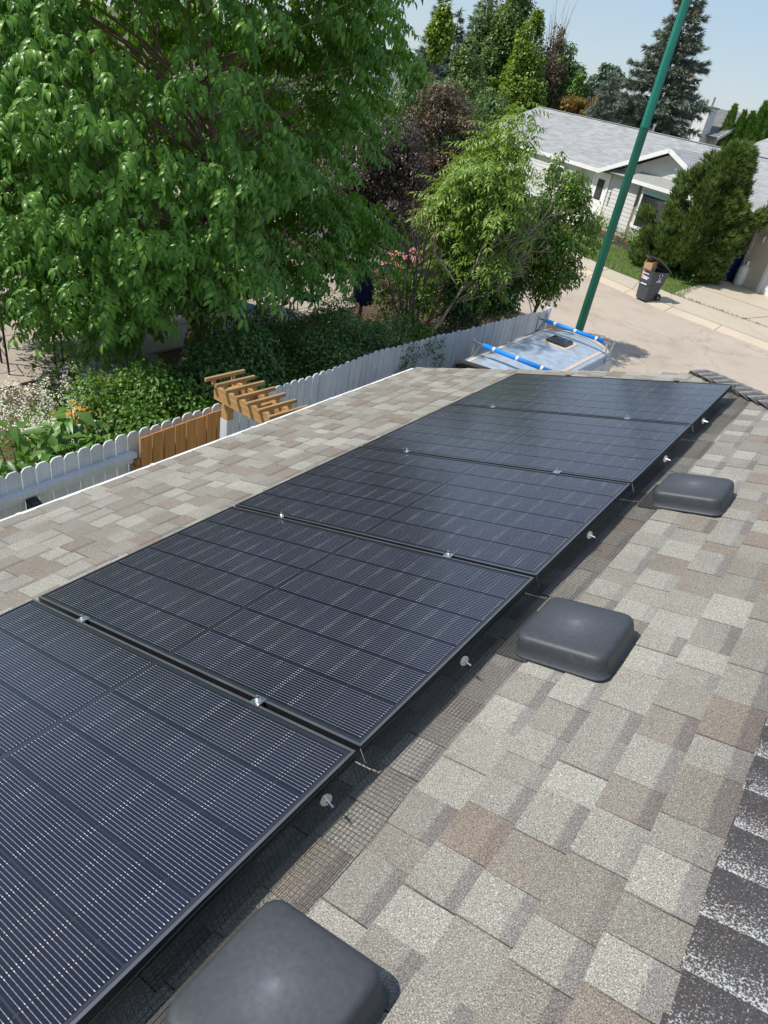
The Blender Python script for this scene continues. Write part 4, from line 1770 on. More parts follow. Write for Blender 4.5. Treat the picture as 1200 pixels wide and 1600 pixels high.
# fascias
b = MB()
b.bar((GLx - .02, -.575, RZ0 - .09), (4.8, -.575, PK - .09), .03, .19)
hw(b, 'gable_fascia', M['white'])
b = MB()
b.bar((4.8, -.575, PK - .09), (GRx + .02, -.575, RZ0 - .09), .03, .19)
hw(b, 'gable_fascia', M['white'])
b = MB()
b.box(A0, GLx - .03, -.56, -.50, RZ0 - .16, RZ0 + .01)
hw(b, 'gutter', M['white'])
b = MB()
b.box(8.95, A1, -.56, -.50, RZ0 - .16, RZ0 + .01)
hw(b, 'gutter', M['white'])
b = MB()
b.bar((A0 - .012, RB0, RZ0 - .08), (A0 - .012, RB1, ZRDG - .08), .022, .19)
b.bar((A0 - .012, RB1, ZRDG - .08), (A0 - .012, 2 * RB1 - RB0, RZ0 - .08), .022, .19)
hw(b, 'rake_trim', M['white'])
b = MB()
b.poly([(A0, RB0, RZ0 - .13), (GLx, RB0, RZ0 - .13), (GLx, .0, RZ0 - .10), (A0, .0, RZ0 - .10)])
b.poly([(8.9, RB0, RZ0 - .13), (A1, RB0, RZ0 - .13), (A1, 1.9, RZ0 - .10), (8.9, 1.9, RZ0 - .10)])
b.poly([(GLx, -.55, RZ0 - .02), (4.8, -.55, PK - .02), (4.8, .0, PK - .02), (GLx, .0, RZ0 - .02)])
b.poly([(4.8, -.55, PK - .02), (GRx, -.55, RZ0 - .02), (GRx, .0, RZ0 - .02), (4.8, .0, PK - .02)])
hw(b, 'soffit', M['white'])
b = MB()
b.lathe([(.05, 0), (.05, .36), (.075, .37), (.075, .44), (.03, .47)], 10, (-1.05, 3.95, rz(3.95) - .05))
hw(b, 'vent_pipe', M['alu'])
# door
dr = MB()
dr.box(.12, 1.07, -.05, -.022, .42, 2.48)
dr = hw(dr, 'door', M['white'])
b = MB()
b.box(-.02, .11, -.07, -.021, .40, 2.62)
b.box(1.08, 1.21, -.07, -.021, .40, 2.62)
b.box(.11, 1.08, -.07, -.021, 2.49, 2.62)
b.build('door_frame', M['white'], dr, False)
b = MB()
b.box(.36, .86, -.062, -.051, 1.36, 2.30)
b.build('window_surround', M['black'], dr, False)
b = MB()
b.prism([(.42 + .38 * x_, 0) for x_ in (0, 1)] + [(.80, .70), (.74, .80), (.61, .85), (.48, .80), (.42, .70)], 0, .004)
me_ = b.mesh('window')
for v_ in me_.vertices:
    x_, y_, z_ = v_.co
    v_.co = (x_, -.063 - z_, 1.42 + y_)
finish('window', me_, M['glass'], dr)
b = MB()
b.lathe([(.03, -.03), (.035, 0), (.03, .03)], 8, (1.0, -.09, 1.3))
b.build('handle', M['alu'], dr, False)
b = MB()
b.box(-1.0, 1.5, -1.35, -.03, 0, .36)
b.box(-.6, 1.3, -1.75, -1.36, 0, .18)
hw(b, 'door_step', M['cream'])
# house number 1502, one digit under the other
dg = {'1': [[(.5, 0), (.5, 1), (.3, .82)]], '5': [[(.85, 1), (.2, 1), (.18, .58), (.55, .64), (.85, .42), (.75, .1), (.45, 0), (.12, .1)]],
      '0': [[(.5, 0), (.82, .2), (.86, .5), (.8, .8), (.5, 1), (.2, .8), (.14, .5), (.18, .2), (.5, 0)]],
      '2': [[(.15, .75), (.3, .95), (.6, 1), (.82, .8), (.75, .55), (.15, 0), (.88, 0)]]}
for i_, ch in enumerate('1502'):
    b = MB()
    zb = 1.93 - i_ * .225
    for st in dg[ch]:
        pts = [(1.40 + .13 * x_, -.028, zb + .165 * z_) for x_, z_ in st]
        b.tube(pts, .014, 5)
    hw(b, 'house_number', M['black'])
# bay window
bay = MB()
bay.poly([(3.55, -.02, .25), (4.05, -.52, .25), (6.3, -.52, .25), (6.8, -.02, .25)][::-1])
BX = [(3.50, -.02), (4.05, -.52), (6.30, -.52), (6.85, -.02)]
for (p, q) in zip(BX, BX[1:]):
    bay.poly([(p[0], p[1], .25), (q[0], q[1], .25), (q[0], q[1], 2.66), (p[0], p[1], 2.66)])
bay = hw(bay, 'bay_window', M['panelgrey'])


def on_face(p, q, s0, s1, z0, z1, out, mb):
    p, q = Vector((p[0], p[1], 0)), Vector((q[0], q[1], 0))
    d = q - p
    n_ = Vector((d.y, -d.x, 0)).normalized()
    a, b_ = p + d * s0, p + d * s1
    mb.hexa([(a.x, a.y, z0), (b_.x, b_.y, z0), (b_.x + n_.x * out, b_.y + n_.y * out, z0), (a.x + n_.x * out, a.y + n_.y * out, z0),
             (a.x, a.y, z1), (b_.x, b_.y, z1), (b_.x + n_.x * out, b_.y + n_.y * out, z1), (a.x + n_.x * out, a.y + n_.y * out, z1)])


for fi, (p, q) in enumerate(zip(BX, BX[1:])):
    fwid = (Vector(q) - Vector(p)).length
    e_ = .085 / fwid
    b = MB()
    on_face(p, q, 0, e_, .86, 2.64, .055, b)
    on_face(p, q, 1 - e_, 1, .86, 2.64, .055, b)
    on_face(p, q, e_, 1 - e_, 2.52, 2.64, .055, b)
    on_face(p, q, -.02, 1.02, .80, .92, .08, b)
    b.build('window_frame', M['white'], bay, False)
    b = MB()
    on_face(p, q, e_, 1 - e_, .92, 2.52, .018, b)
    b.build('window_pane', M['glass'], bay, False)
    if fi == 1:
        b = MB()
        on_face(p, q, e_, 1 - e_, 2.32, 2.515, .026, b)
        b.build('blind', M['blind'], bay, False)
    b = MB()
    for (s0, s1, z0_, z1_) in ((.06, .06 + .045 / fwid, .32, .74), (.94 - .045 / fwid, .94, .32, .74), (.06 + .045 / fwid, .94 - .045 / fwid, .32, .36), (.06 + .045 / fwid, .94 - .045 / fwid, .70, .74)):
        on_face(p, q, s0, s1, z0_, z1_, .02, b)
    b.build('panel_moulding', M['white'], bay, False)
b = MB()
b.hexa([(3.05, -.02, 2.72), (3.05, -.78, 2.70), (7.2, -.78, 2.70), (7.2, -.02, 2.72), (3.05, -.02, 3.12), (3.05, -.80, 2.79), (7.2, -.80, 2.79), (7.2, -.02, 3.12)])
b.build('bay_roof', M['bay_roof'], bay, False)
b = MB()
b.box(3.0, 7.25, -.84, -.805, 2.64, 2.80)
b.build('bay_fascia', M['white'], bay, False)
b = MB()
b.box(3.27, 3.50, -.06, -.021, .2, 2.66)
hw(b, 'brown_trim', M['brown'])
# window in the left wing
b = MB()
b.box(-3.4, -2.1, -.39, -.345, 1.2, 2.4)
wf = hw(b, 'window', M['white'])
b = MB()
b.box(-3.3, -2.2, -.396, -.391, 1.3, 2.3)
b.build('window_pane', M['glass'], wf, False)
# edging of the bed
b = MB()
for (p, q) in (((-12.3, 36.9), (-7.6, 33.65)), ((-7.6, 33.65), (-4.95, 32.3))):
    b.bar((p[0], p[1], G + .16), (q[0], q[1], G + .16), .12, .12)
o = b.build('bed_edging', M['deck'])
tag(o, 'dark low edging between the lawn and the bed of the house across the road', 'edging')


# ================================================================== BINS, TANK
def bin_(label, loc, rz_, mat, lid_open, group, s=1.0):
    t = thing('wheelie_bin', label, 'bin', loc, rz_, group)
    b = MB()
    pr = [(0, .25, .26, 0), (.35, .27, .29, 0), (.74, .285, .32, 0), (.745, .31, .345, 0), (.96, .325, .37, 0), (.965, .345, .395, 0), (1.0, .345, .395, 0)]
    rings = []
    for z, hx_, hy_, _ in pr:
        r = .06
        rings.append([(x, y * hy_ / hx_, z) for x, y in rsq(hx_, r, 4)])
    V = [p for r in rings for p in r]
    n = 16
    F = []
    for k in range(len(rings) - 1):
        for j in range(n):
            a, c = k * n + j, k * n + (j + 1) % n
            F.append((a, c, c + n, a + n))
    F.append(tuple(range(n))[::-1])
    # inner rim and inside
    i0 = len(V)
    V += [(x * .92, y * .92, 1.0) for x, y, z in rings[-1]] + [(x * .85, y * .85, .55) for x, y, z in rings[-1]]
    for j in range(n):
        a, c = (len(rings) - 1) * n + j, (len(rings) - 1) * n + (j + 1) % n
        F.append((a, c, i0 + (j + 1) % n, i0 + j))
        F.append((i0 + j, i0 + (j + 1) % n, i0 + n + (j + 1) % n, i0 + n + j))
    F.append(tuple(i0 + n + j for j in range(n)))
    me = bpy.data.meshes.new('body')
    me.from_pydata([(x * s, y * s, z * s) for x, y, z in V], [], F)
    me.update()
    finish('body', me, mat, t)
    # front (-y) handle recess: dark pocket and white catch bar
    b = MB()
    b.box(-.13 * s, .13 * s, -.325 * s, -.28 * s, .48 * s, .66 * s)
    b.build('pocket', M['black'], t, False)
    b = MB()
    b.tube([(-.14 * s, -.33 * s, .52 * s), (.14 * s, -.33 * s, .52 * s)], .022 * s, 6)
    b.build('grab_bar', M['print_white'], t, False)
    # lid hinged at the back (+y)
    b = MB()
    hy = .40 * s
    ang = lid_open
    pts = []
    for (yy, zz_) in ((0, 0), (-.82 * s, 0), (-.82 * s, .05 * s), (-.42 * s, .085 * s), (0, .06 * s)):
        y2 = yy * math.cos(ang) - zz_ * math.sin(-ang) * -1
        z2 = -yy * math.sin(ang) + zz_ * math.cos(ang)
        pts.append((y2 + hy, z2 + 1.005 * s))
    V = [(-.37 * s, y, z) for y, z in pts] + [(.37 * s, y, z) for y, z in pts]
    F = [(0, 1, 2, 3, 4), (9, 8, 7, 6, 5)] + [(k, 5 + k, 5 + (k + 1) % 5, (k + 1) % 5) for k in range(5)]
    me = bpy.data.meshes.new('lid')
    me.from_pydata(V, [], F)
    me.update()
    lo = finish('lid', me, mat, t)
    for q in range(4):
        b = MB()
        xx = (-.24 + .16 * q) * s
        y0q, z0q = pts[2]
        y1q, z1q = pts[4]
        ym, zm = pts[3]
        b.bar((xx, y0q + .03, z0q + .006), (xx, ym, zm + .004), .03 * s, .016)
        b.bar((xx, ym, zm + .004), (xx, y1q, z1q + .004), .03 * s, .016)
        b.build('lid_rib', mat, lo, False)
    b = MB()
    b.tube([(-.3 * s, .43 * s, .99 * s), (.3 * s, .43 * s, .99 * s)], .022 * s, 6)
    b.build('handle', mat, t, False)
    for sx in (-1, 1):
        b = MB()
        b.tube([(sx * .235 * s, .27 * s, .13 * s), (sx * .305 * s, .27 * s, .13 * s)], .13 * s, 16)
        b.build('wheel', M['rubber'], t, False)
        b = MB()
        b.tube([(sx * .304 * s, .27 * s, .13 * s), (sx * .312 * s, .27 * s, .13 * s)], .035 * s, 10)
        b.build('hub', M['alu'], t, False)
    return t


gb = bin_('dark grey wheelie bin on the kerb with its lid propped open by cardboard', (-4.28, 25.86, G + .06), R_(-27), M['bin'], R_(28), 'wheelie bins at the house across the road')
# prints on the grey bin: recycling-like swirl and word bars on the side (+x), stickers on the front
b = MB()
for k in range(3):
    a0 = k * 2.09
    b.tube([(.338, -.02 + .075 * math.cos(a0 + q * .28), .88 + .075 * math.sin(a0 + q * .28)) for q in range(6)], .014, 4)
b.box(.326, .334, -.10, .07, .715, .735)
b.box(.322, .330, -.13, .10, .67, .70)
b.build('print', M['print_white'], gb, False)
b = MB()
b.box(.326, .333, -.085, .055, .745, .775)
b.build('print', M['print_blue'], gb, False)
b = MB()
b.box(-.15, .12, -.375, -.362, .86, .885)
b.hexa([(-.2, -.352, .74), (.16, -.352, .74), (.16, -.34, .74), (-.2, -.34, .74), (-.2, -.356, .79), (.16, -.356, .77), (.16, -.34, .77), (-.2, -.34, .79)])
b.box(-.12, .10, -.352, -.335, .68, .725)
b.build('sticker', M['print_white'], gb, False)
# cardboard sticking out
cb_ = thing('cardboard_box', 'crumpled open cardboard box sticking out of the dark grey bin', 'cardboard', (-4.44, 25.72, G + .93), R_(-5))
for (pts, mt_) in (([(-.16, -.1, -.2), (.12, -.14, -.2), (.10, -.2, .38), (-.2, -.16, .34)], 'cardboard'),
                   ([(.12, -.14, -.2), (.18, .10, -.2), (.14, .06, .44), (.10, -.2, .38)], 'cardboard'),
                   ([(-.16, -.1, -.2), (-.2, -.16, .34), (-.22, .08, .42), (-.14, .12, -.2)], 'cardboard'),
                   ([(-.14, .12, -.2), (-.22, .08, .42), (.14, .06, .44), (.18, .10, -.2)], 'cardin')):
    b = MB()
    p = [Vector(q) for q in pts]
    nn = (p[1] - p[0]).cross(p[3] - p[0]).normalized() * .006
    b.hexa([q - nn for q in p] + [q + nn for q in p])
    b.build('flap', M[mt_], cb_, False)

bb_ = bin_('dark blue wheelie bin half hidden behind the pine by the garage', (-3.42, 33.55, G + .11), R_(-25), M['binblue'], 0.0, 'wheelie bins at the house across the road', 1.0)
b = MB()
for k in range(3):
    a0 = k * 2.09
    b.tube([(.02 + .06 * math.cos(a0 + q * .28), -.378, .86 + .06 * math.sin(a0 + q * .28)) for q in range(6)], .012, 4)
b.box(-.08, .12, -.352, -.34, .68, .72)
b.box(-.06, .10, -.354, -.34, .74, .77)
b.build('print', M['print_white'], bb_, False)

tk = thing('gas_bottle', 'white propane tank standing against the beige garage wall', 'gas tank', (-2.72, 33.22, G + .12))
b = MB()
b.lathe([(.15, .02), (.20, .03), (.205, .10), (.21, .12), (.21, .62), (.19, .72), (.12, .80), (.04, .82)], 20)
b.build('tank_body', M['tank'], tk, False, smooth=True)
b = MB()
b.lathe([(.17, -.01), (.17, .025)], 16)
b.build('foot_ring', M['tank'], tk, False)
b = MB()
for k in range(9):
    a = R_(40 + k * 35)
    c = R_(40 + (k + 1) * 35)
    if k in (2, 6):
        continue
    b.bar((.12 * math.cos(a), .12 * math.sin(a), .89), (.12 * math.cos(c), .12 * math.sin(c), .89), .012, .2)
b.build('collar', M['tank'], tk, False)
b = MB()
b.lathe([(.03, .82), (.03, .9), (.045, .91), (.045, .95)], 8)
b.build('valve', M['black'], tk, False)


# ================================================================== FAR HOUSES
def simple_house(label, loc, rz_, w, d, hw_, pitch, wmat, rmat, chimney=None, name='house'):
    t = thing(name, label, 'house', loc, rz_, None)
    b = MB()
    b.box(-w / 2, w / 2, -d / 2, d / 2, 0, hw_)
    pk = hw_ + (d / 2) * pitch
    for sx in (-1, 1):
        q = [(sx * w / 2, -d / 2, hw_), (sx * w / 2, d / 2, hw_), (sx * w / 2, 0, pk - .03)]
        b.poly(q if sx > 0 else q[::-1])
    b.build('wall', wmat, t, False)
    Ls = math.hypot(d / 2 + .4, (d / 2 + .4) * pitch)
    for sy in (-1, 1):
        course_roof('roof', rmat, t, (0, sy * (d / 2 + .4), hw_ - .4 * pitch + .05), (-sy, 0, 0), (0, -sy, pitch), lambda t_: (-w / 2 - .4, w / 2 + .4), Ls, .3, .012)
    for sx in (-1, 1):
        for sy in (-1, 1):
            b = MB()
            b.bar((sx * (w / 2 + .41), sy * (d / 2 + .4), hw_ - .4 * pitch - .05), (sx * (w / 2 + .41), 0, pk - .02), .03, .2)
            b.build('rake_trim', M['white'], t, False)
    return t


h3 = simple_house('white two storey house with a chimney beyond the cedars', (-13.9, 61.5, G), R_(-20), 7, 6, 4.9, .5, M['cream'], M['grey_roof'])
b = MB()
b.box(1.9, 2.9, -3.9, -3.05, 0, 6.35)
ch = b.build('chimney', M['white'], h3, False)
b = MB()
b.box(1.82, 2.98, -3.98, -2.97, 6.351, 6.43)
b.tube([(2.2, -3.5, 6.43), (2.2, -3.5, 6.8)], .09, 8)
b.tube([(2.6, -3.4, 6.43), (2.6, -3.4, 7.0)], .07, 8)
b.build('chimney_cap', M['alu'], ch, False)
simple_house('cream neighbouring house whose white fascia shows right of the pine', (-2.4, 50.0, G), R_(-27), 9, 9, 3.9, .38, M['cream'], M['far_roof'])
simple_house('far house with dark grey hip roof behind the light grey ridge', (-24.6, 60.5, G), R_(30), 10, 8, 3.2, .52, M['siding'], M['grey_roof'])
simple_house('far grey roofed house glimpsed between the aspens and the bronze tree', (-31.0, 47.5, G), R_(-25), 12, 9, 2.3, .55, M['siding'], M['grey_roof'])
simple_house('neighbour house with white siding glimpsed through the big tree', (-31.0, 11.0, G), R_(80), 13, 9, 3.3, .4, M['siding'], M['grey_roof'])

# grey timber screen behind the garden
scr = thing('garden_screen', 'dark grey board screen behind the pink flowers', 'fence', (-9.5, 18.3, G))
for i in range(22):
    b = MB()
    x = -14.0 + i * .31
    y = 19.0 - i * .045
    b.box(x, x + .29, y, y + .02, 0 + G, G + 1.65 + random.uniform(-.01, .01))
    b.build('board', M['screen'], scr)
for i in range(4):
    b = MB()
    x = -13.9 + i * 2
    y = 19.0 - i * .29
    b.box(x, x + .1, y + .025, y + .12, G, G + 1.7)
    b.build('post', M['screen'], scr)


# ================================================================== TREES
def tree(name, label, cat, base, trunk_mat, group=None):
    return thing(name, label, cat, base, 0, group)


# ---- big leafy tree on the left
bt = tree('leafy_tree', 'large leafy tree with drooping compound leaves filling the upper left', 'tree', (-7.85, 8.4, G), None)
tb = MB()
p0 = Vector((-7.85, 8.4, G))
limb(tb, p0 - Vector((0, 0, .1)), (-7.55, 8.6, G + 1.15), .17, .135, 10, .06)
main = limb(tb, (-7.55, 8.6, G + 1.15), (-7.3, 8.8, G + 2.4), .13, .10, 8, .08)
hub = Vector((-7.3, 8.8, G + 2.3))
limb(tb, hub, (-7.4, 8.6, 1.2), .10, .06, 8, .1)
limb(tb, (-7.4, 8.6, 1.2), (-7.8, 8.2, 4.8), .06, .02, 6, .08)
limb(tb, (-7.6, 8.5, G + .9), (-8.6, 7.9, -.6), .09, .05, 7, .12)
limb(tb, (-8.6, 7.9, -.6), (-9.4, 7.4, 2.4), .05, .02, 6, .12)
clC = np.array([-8.0, 8.25, 1.35])
clR = np.array([4.05, 4.05, 4.9])
cl_list = []
rgt = random.Random(21)
tries = 0
for s_x, z_, t_ in ((2.5, -.55, -.6), (3.0, -.75, -.2), (3.5, -.55, .2), (3.75, -.85, .5), (2.2, -.1, .3), (3.9, -.5, 1.0), (3.3, -.3, 1.0), (3.0, -1.15, .3)):
    cl_list.append(Vector((clC[0] + s_x * .64 - t_ * .77, clC[1] + s_x * .77 + t_ * .64, z_)))
while len(cl_list) < 300 and tries < 20000:
    tries += 1
    d = Vector((rgt.gauss(0, 1), rgt.gauss(0, 1), rgt.gauss(0, 1))).normalized()
    rr = rgt.uniform(.42, 1.0) ** .5
    p = Vector((clC[0] + d.x * clR[0] * rr, clC[1] + d.y * clR[1] * rr, clC[2] + d.z * clR[2] * rr))
    if p.z < -2.15:
        continue
    # higher up the crown narrows, low on the house side it stays clear of the fence
    if p.z > 1.5:
        f_ = 1 - (p.z - 1.5) / 7.5
        if math.hypot(p.x - clC[0], p.y - clC[1]) > clR[0] * f_:
            continue
    if p.z < -1.2 and (p.x > -5.9 or math.hypot(p.x - clC[0], p.y - clC[1]) < 1.6):
        continue
    sx_ = (p.x - clC[0]) * .64 + (p.y - clC[1]) * .77
    lim = np.interp(p.z, [-2.6, -1.8, -1.2, -.5, -.15, .1, .5, 1.0, 1.6], [.4, 1.1, 1.9, 3.2, 3.2, 2.2, 2.3, 2.9, 3.5])
    tx_ = (p.x - clC[0]) * -.77 + (p.y - clC[1]) * .64
    if p.z < -1.1 and tx_ < .2 and -.35 < sx_ < .75:      # the trunk shows through here
        continue
    if sx_ > lim or p.x > (-5.35 if p.z > .8 else -4.95):
        continue
    if any((p - q).length < .60 for q in cl_list):
        continue
    cl_list.append(p)
for i, p in enumerate(cl_list):
    if i % 3 != 2:
        hd = math.hypot(p.x + 7.5, p.y - 8.55)
        zs = max(G + 1.2, min(3.6, p.z - hd * rgt.uniform(.45, .95)))
        src = Vector((-7.55 - .06 * max(0, zs), 8.6 - .08 * max(0, zs), zs))
        limb(tb, src, p, .013 + .006 * hd, .006, 5, .16)
tb.build('trunk', M['barkred'], bt, smooth=True)
T_ash = [compound(4, .34, (.165, .064), .35, s, 1.25) for s in (1, 2, 3)] + [compound(3, .26, (.17, .07), .4, 4, 1.3)]
Ps, Ds = [], []
for p in cl_list:
    n = int(RNG.integers(38, 60))
    d = RNG.normal(size=(n, 3))
    d /= np.linalg.norm(d, axis=1)[:, None]
    rad = RNG.uniform(.25, 1, n) ** (1 / 2)
    q = np.array(p) + d * rad[:, None] * np.array([.62, .62, .40])
    q[:, 2] -= .22 * (np.linalg.norm((q - np.array(p))[:, :2], axis=1) / .62) ** 2
    Ps.append(q)
    outw = q - (clC + np.array([0, 0, -1.0]))
    outw /= np.linalg.norm(outw, axis=1)[:, None]
    Ds.append(d * .6 + outw)
Pb, Db = np.concatenate(Ps), np.concatenate(Ds)
yawb = np.arctan2(Db[:, 1], Db[:, 0]) + RNG.uniform(-.6, .6, len(Pb))
pitb = RNG.uniform(-.15, .55, len(Pb))
rolb = RNG.uniform(-.4, .4, len(Pb))
scb = RNG.uniform(.5, 1.05, len(Pb))
dist = np.linalg.norm(Pb - np.array(CAMP), axis=1)
order = np.argsort(dist)
near, far_i = order[:290], order[290:]
V, F = scatter(T_ash, Pb[far_i], yawb[far_i], pitb[far_i], rolb[far_i], scb[far_i])
crown = finish('crown', tri_mesh('crown', V - np.array(bt.location), F), M['leaf_ash'], bt)
crown['kind'] = 'stuff'
leaf_me = []
for tv, tf in T_ash:
    m_ = tri_mesh('leaf', tv, tf)
    m_.materials.append(M['leaf_ash'])
    leaf_me.append(m_)
for i in near:
    o = bpy.data.objects.new('leaf', leaf_me[i % 4])
    COL.objects.link(o)
    o.parent = crown
    Rm = rotm(yawb[i:i + 1], pitb[i:i + 1], rolb[i:i + 1])[0] * scb[i]
    m4 = Matrix(Rm.tolist()).to_4x4()
    m4.translation = Vector(Pb[i]) - bt.location
    o.matrix_local = m4


def clump_tree(t, mat, tm, clumps, per, sc=(.8, 1.2), pitch=(0, .8), nm='crown', inner=.35):
    Ps_, Ds_ = [], []
    for (c, r) in clumps:
        n = max(4, int(per * (r[0] * r[1] * r[2]) ** (2 / 3)))
        p, d = ell_points(n, c, r, inner, .15)
        Ps_.append(p)
        Ds_.append(d)
    return foliage(nm, mat, t, tm, np.concatenate(Ps_), np.concatenate(Ds_), sc, pitch)


def rand_clumps(n, c, r, size, seed, squash=.8, inner=.4, shape=None):
    rg_ = random.Random(seed)
    out = []
    k = 0
    while len(out) < n and k < n * 40:
        k += 1
        d = Vector((rg_.gauss(0, 1), rg_.gauss(0, 1), rg_.gauss(0, 1))).normalized() * (rg_.uniform(inner ** 2, 1) ** .5)
        p = (c[0] + d.x * r[0], c[1] + d.y * r[1], c[2] + d.z * r[2])
        if shape and not shape(p):
            continue
        s = rg_.uniform(*size)
        out.append((p, (s, s, s * squash)))
    return out


def trunk_for(t, base, top, r0, r1, clumps, mat, nm='trunk', every=1):
    b = MB()
    limb(b, base, top, r0, r1, 8, .06, 6)
    base, top = Vector(base), Vector(top)
    for c, r in clumps[::every]:
        c = Vector(c)
        f_ = max(.1, min(.85, (c.z - base.z) / max(.1, top.z - base.z) - .25))
        limb(b, base.lerp(top, f_), c, max(.008, r0 * .3), .006, 5, .14)
    return b.build(nm, mat, t, smooth=True)


# ---- purple-leaved trees behind the patio
t = tree('purple_tree', 'dark purple leaved tree in shade right of the big green tree', 'tree', (-10.2, 17.0, G), None, 'purple leaved trees')
cl = rand_clumps(52, (-10.2, 17.0, -.75), (1.45, 1.4, 1.75), (.38, .6), 31)
trunk_for(t, (-10.2, 17.0, G), (-10.0, 17.0, .4), .10, .02, cl, M['bark'], every=2)
clump_tree(t, M['leaf_purple'], [leaflet(.095, .058, .3, .3), leaflet(.08, .052, .5, .1)], cl, 2600, (.7, 1.25), (-.5, 1.0))
t = tree('purple_tree', 'bronze purple leaved tree with reddish shoots at its top', 'tree', (-10.5, 20.4, G), None, 'purple leaved trees')
cl = rand_clumps(56, (-10.45, 20.3, -.35), (1.15, 1.15, 2.35), (.34, .55), 32, shape=lambda p: math.hypot(p[0] + 10.45, p[1] - 20.3) < 1.2 - max(0, p[2] - .6) * .38)
trunk_for(t, (-10.5, 20.4, G), (-10.4, 20.3, 1.6), .10, .015, cl, M['bark'], every=2)
clump_tree(t, M['leaf_red'], [leaflet(.095, .055, .3, .3), leaflet(.08, .05, .5, .1)], cl, 2800, (.7, 1.25), (-.5, 1.0))

BACK = (('dark green leafy tree behind the patio, glimpsed through the big tree', (-16.5, 20.5), 2.0, 1.6), ('leafy tree at the far side of the patio left of the purple trees', (-14.0, 23.5), 1.8, 2.2),
        ('broad green tree far behind the trunk of the big tree', (-18.8, 16.5), 2.1, 1.4), ('leafy tree far behind the iron arch at the left', (-20.0, 12.0), 2.2, 1.5), ('leafy tree behind the bronze purple tree', (-13.5, 27.0), 1.8, 1.7))
for k, (lab, (x, y), r, zt_) in enumerate(BACK):
    t = tree('garden_tree', lab, 'tree', (x, y, G), None, 'green trees at the back of the garden')
    cl = rand_clumps(44, (x, y, (zt_ + G) / 2 + .3), (r, r, (zt_ - G) / 2 - .3), (.5, .75), 300 + k)
    trunk_for(t, (x, y, G), (x, y, zt_ - .6), .12, .02, cl, M['bark'], every=3)
    clump_tree(t, M['leaf_far'], [leaflet(.16, .10, .3, .3), leaflet(.13, .09, .5, .1)], cl, 900, (.7, 1.25), (-.5, 1.0))

# ---- bright ash sapling by the fence
t = tree('ash_sapling', 'bright green young ash with feathery leaves beside the grey fence', 'tree', (-6.2, 14.3, G), None)
cl = rand_clumps(26, (-5.9, 15.2, -.05), (.85, .85, 1.0), (.32, .5), 41)
cl += [((-5.55, 15.6, 1.55), (.25, .25, .35)), ((-5.8, 15.5, 1.35), (.28, .28, .32)), ((-5.5, 15.65, 1.15), (.3, .3, .3)), ((-5.95, 15.4, 1.05), (.35, .35, .3)), ((-5.7, 15.5, .8), (.4, .4, .35))]
cl += rand_clumps(30, (-5.95, 15.5, -1.1), (1.0, 1.0, 1.15), (.32, .5), 43)
cl += [((-6.55, 15.0, .05), (.35, .35, .28)), ((-6.6, 14.9, -.35), (.4, .4, .3)), ((-6.8, 15.2, -.9), (.4, .4, .35)), ((-5.8, 15.8, -1.3), (.42, .42, .5)), ((-6.2, 15.4, -1.7), (.45, .4, .5)), ((-5.7, 15.9, -2.1), (.5, .45, .5)), ((-6.3, 15.2, -2.5), (.45, .4, .5))]
trunk_for(t, (-6.2, 14.3, G), (-5.7, 15.5, 1.2), .055, .012, cl, M['barkred'], every=2)
T_sap = [compound(5, .38, (.145, .040), .25, s, .8) for s in (11, 12, 13)]
clump_tree(t, M['leaf_sap'], T_sap, cl, 270, (.7, 1.3), (-.3, .6))

# ---- glossy lilac-like shrub beside it
t = tree('glossy_shrub', 'glossy green shrub overhanging the road end of the fence', 'shrub', (-4.6, 17.2, G), None)
cl = rand_clumps(34, (-4.75, 17.5, -.95), (.72, .8, 1.65), (.28, .46), 42, shape=lambda p: not (p[2] < -1.9 and p[0] < -4.6))
cl += rand_clumps(26, (-5.1, 16.9, -1.3), (.7, .8, 1.2), (.28, .44), 44)
cl += [((-5.3, 17.4, .35), (.3, .3, .35)), ((-5.2, 17.4, .75), (.22, .22, .3)), ((-4.2, 17.8, -.6), (.36, .36, .35)), ((-4.05, 17.9, -.9), (.35, .35, .3)), ((-4.3, 17.4, -1.7), (.4, .4, .35)), ((-4.45, 17.0, -2.1), (.4, .4, .3))]
trunk_for(t, (-4.6, 17.2, G), (-4.9, 17.5, .2), .05, .012, cl, M['bark'], every=2)
clump_tree(t, M['leaf_gloss'], [leaflet(.11, .062, .35, .35), leaflet(.095, .055, .4, .3)], cl, 1900, (.7, 1.25), (-.1, 1.0))

# ---- dead leaning shrub and bare stems in front
t = tree('dead_shrub', 'bare dead shrub with pale leaning branches over the fence', 'shrub', (-6.15, 14.25, G), None)
b = MB()


def twig(b, a, bb_t, r, depth, rg_):
    pts = limb(b, a, bb_t, r, r * .55, 5, .09)
    if depth <= 0:
        return
    a, e = Vector(a), Vector(bb_t)
    L = (e - a).length
    dr_ = (e - a).normalized()
    for k in range(rg_.randint(3, 5)):
        f_ = rg_.uniform(.35, 1.0)
        s_pt = a.lerp(e, f_)
        nd_ = (dr_ + Vector((rg_.uniform(-.8, .8), rg_.uniform(-.8, .8), rg_.uniform(-.35, .75)))).normalized()
        twig(b, s_pt, s_pt + nd_ * L * rg_.uniform(.35, .62), r * .5, depth - 1, rg_)


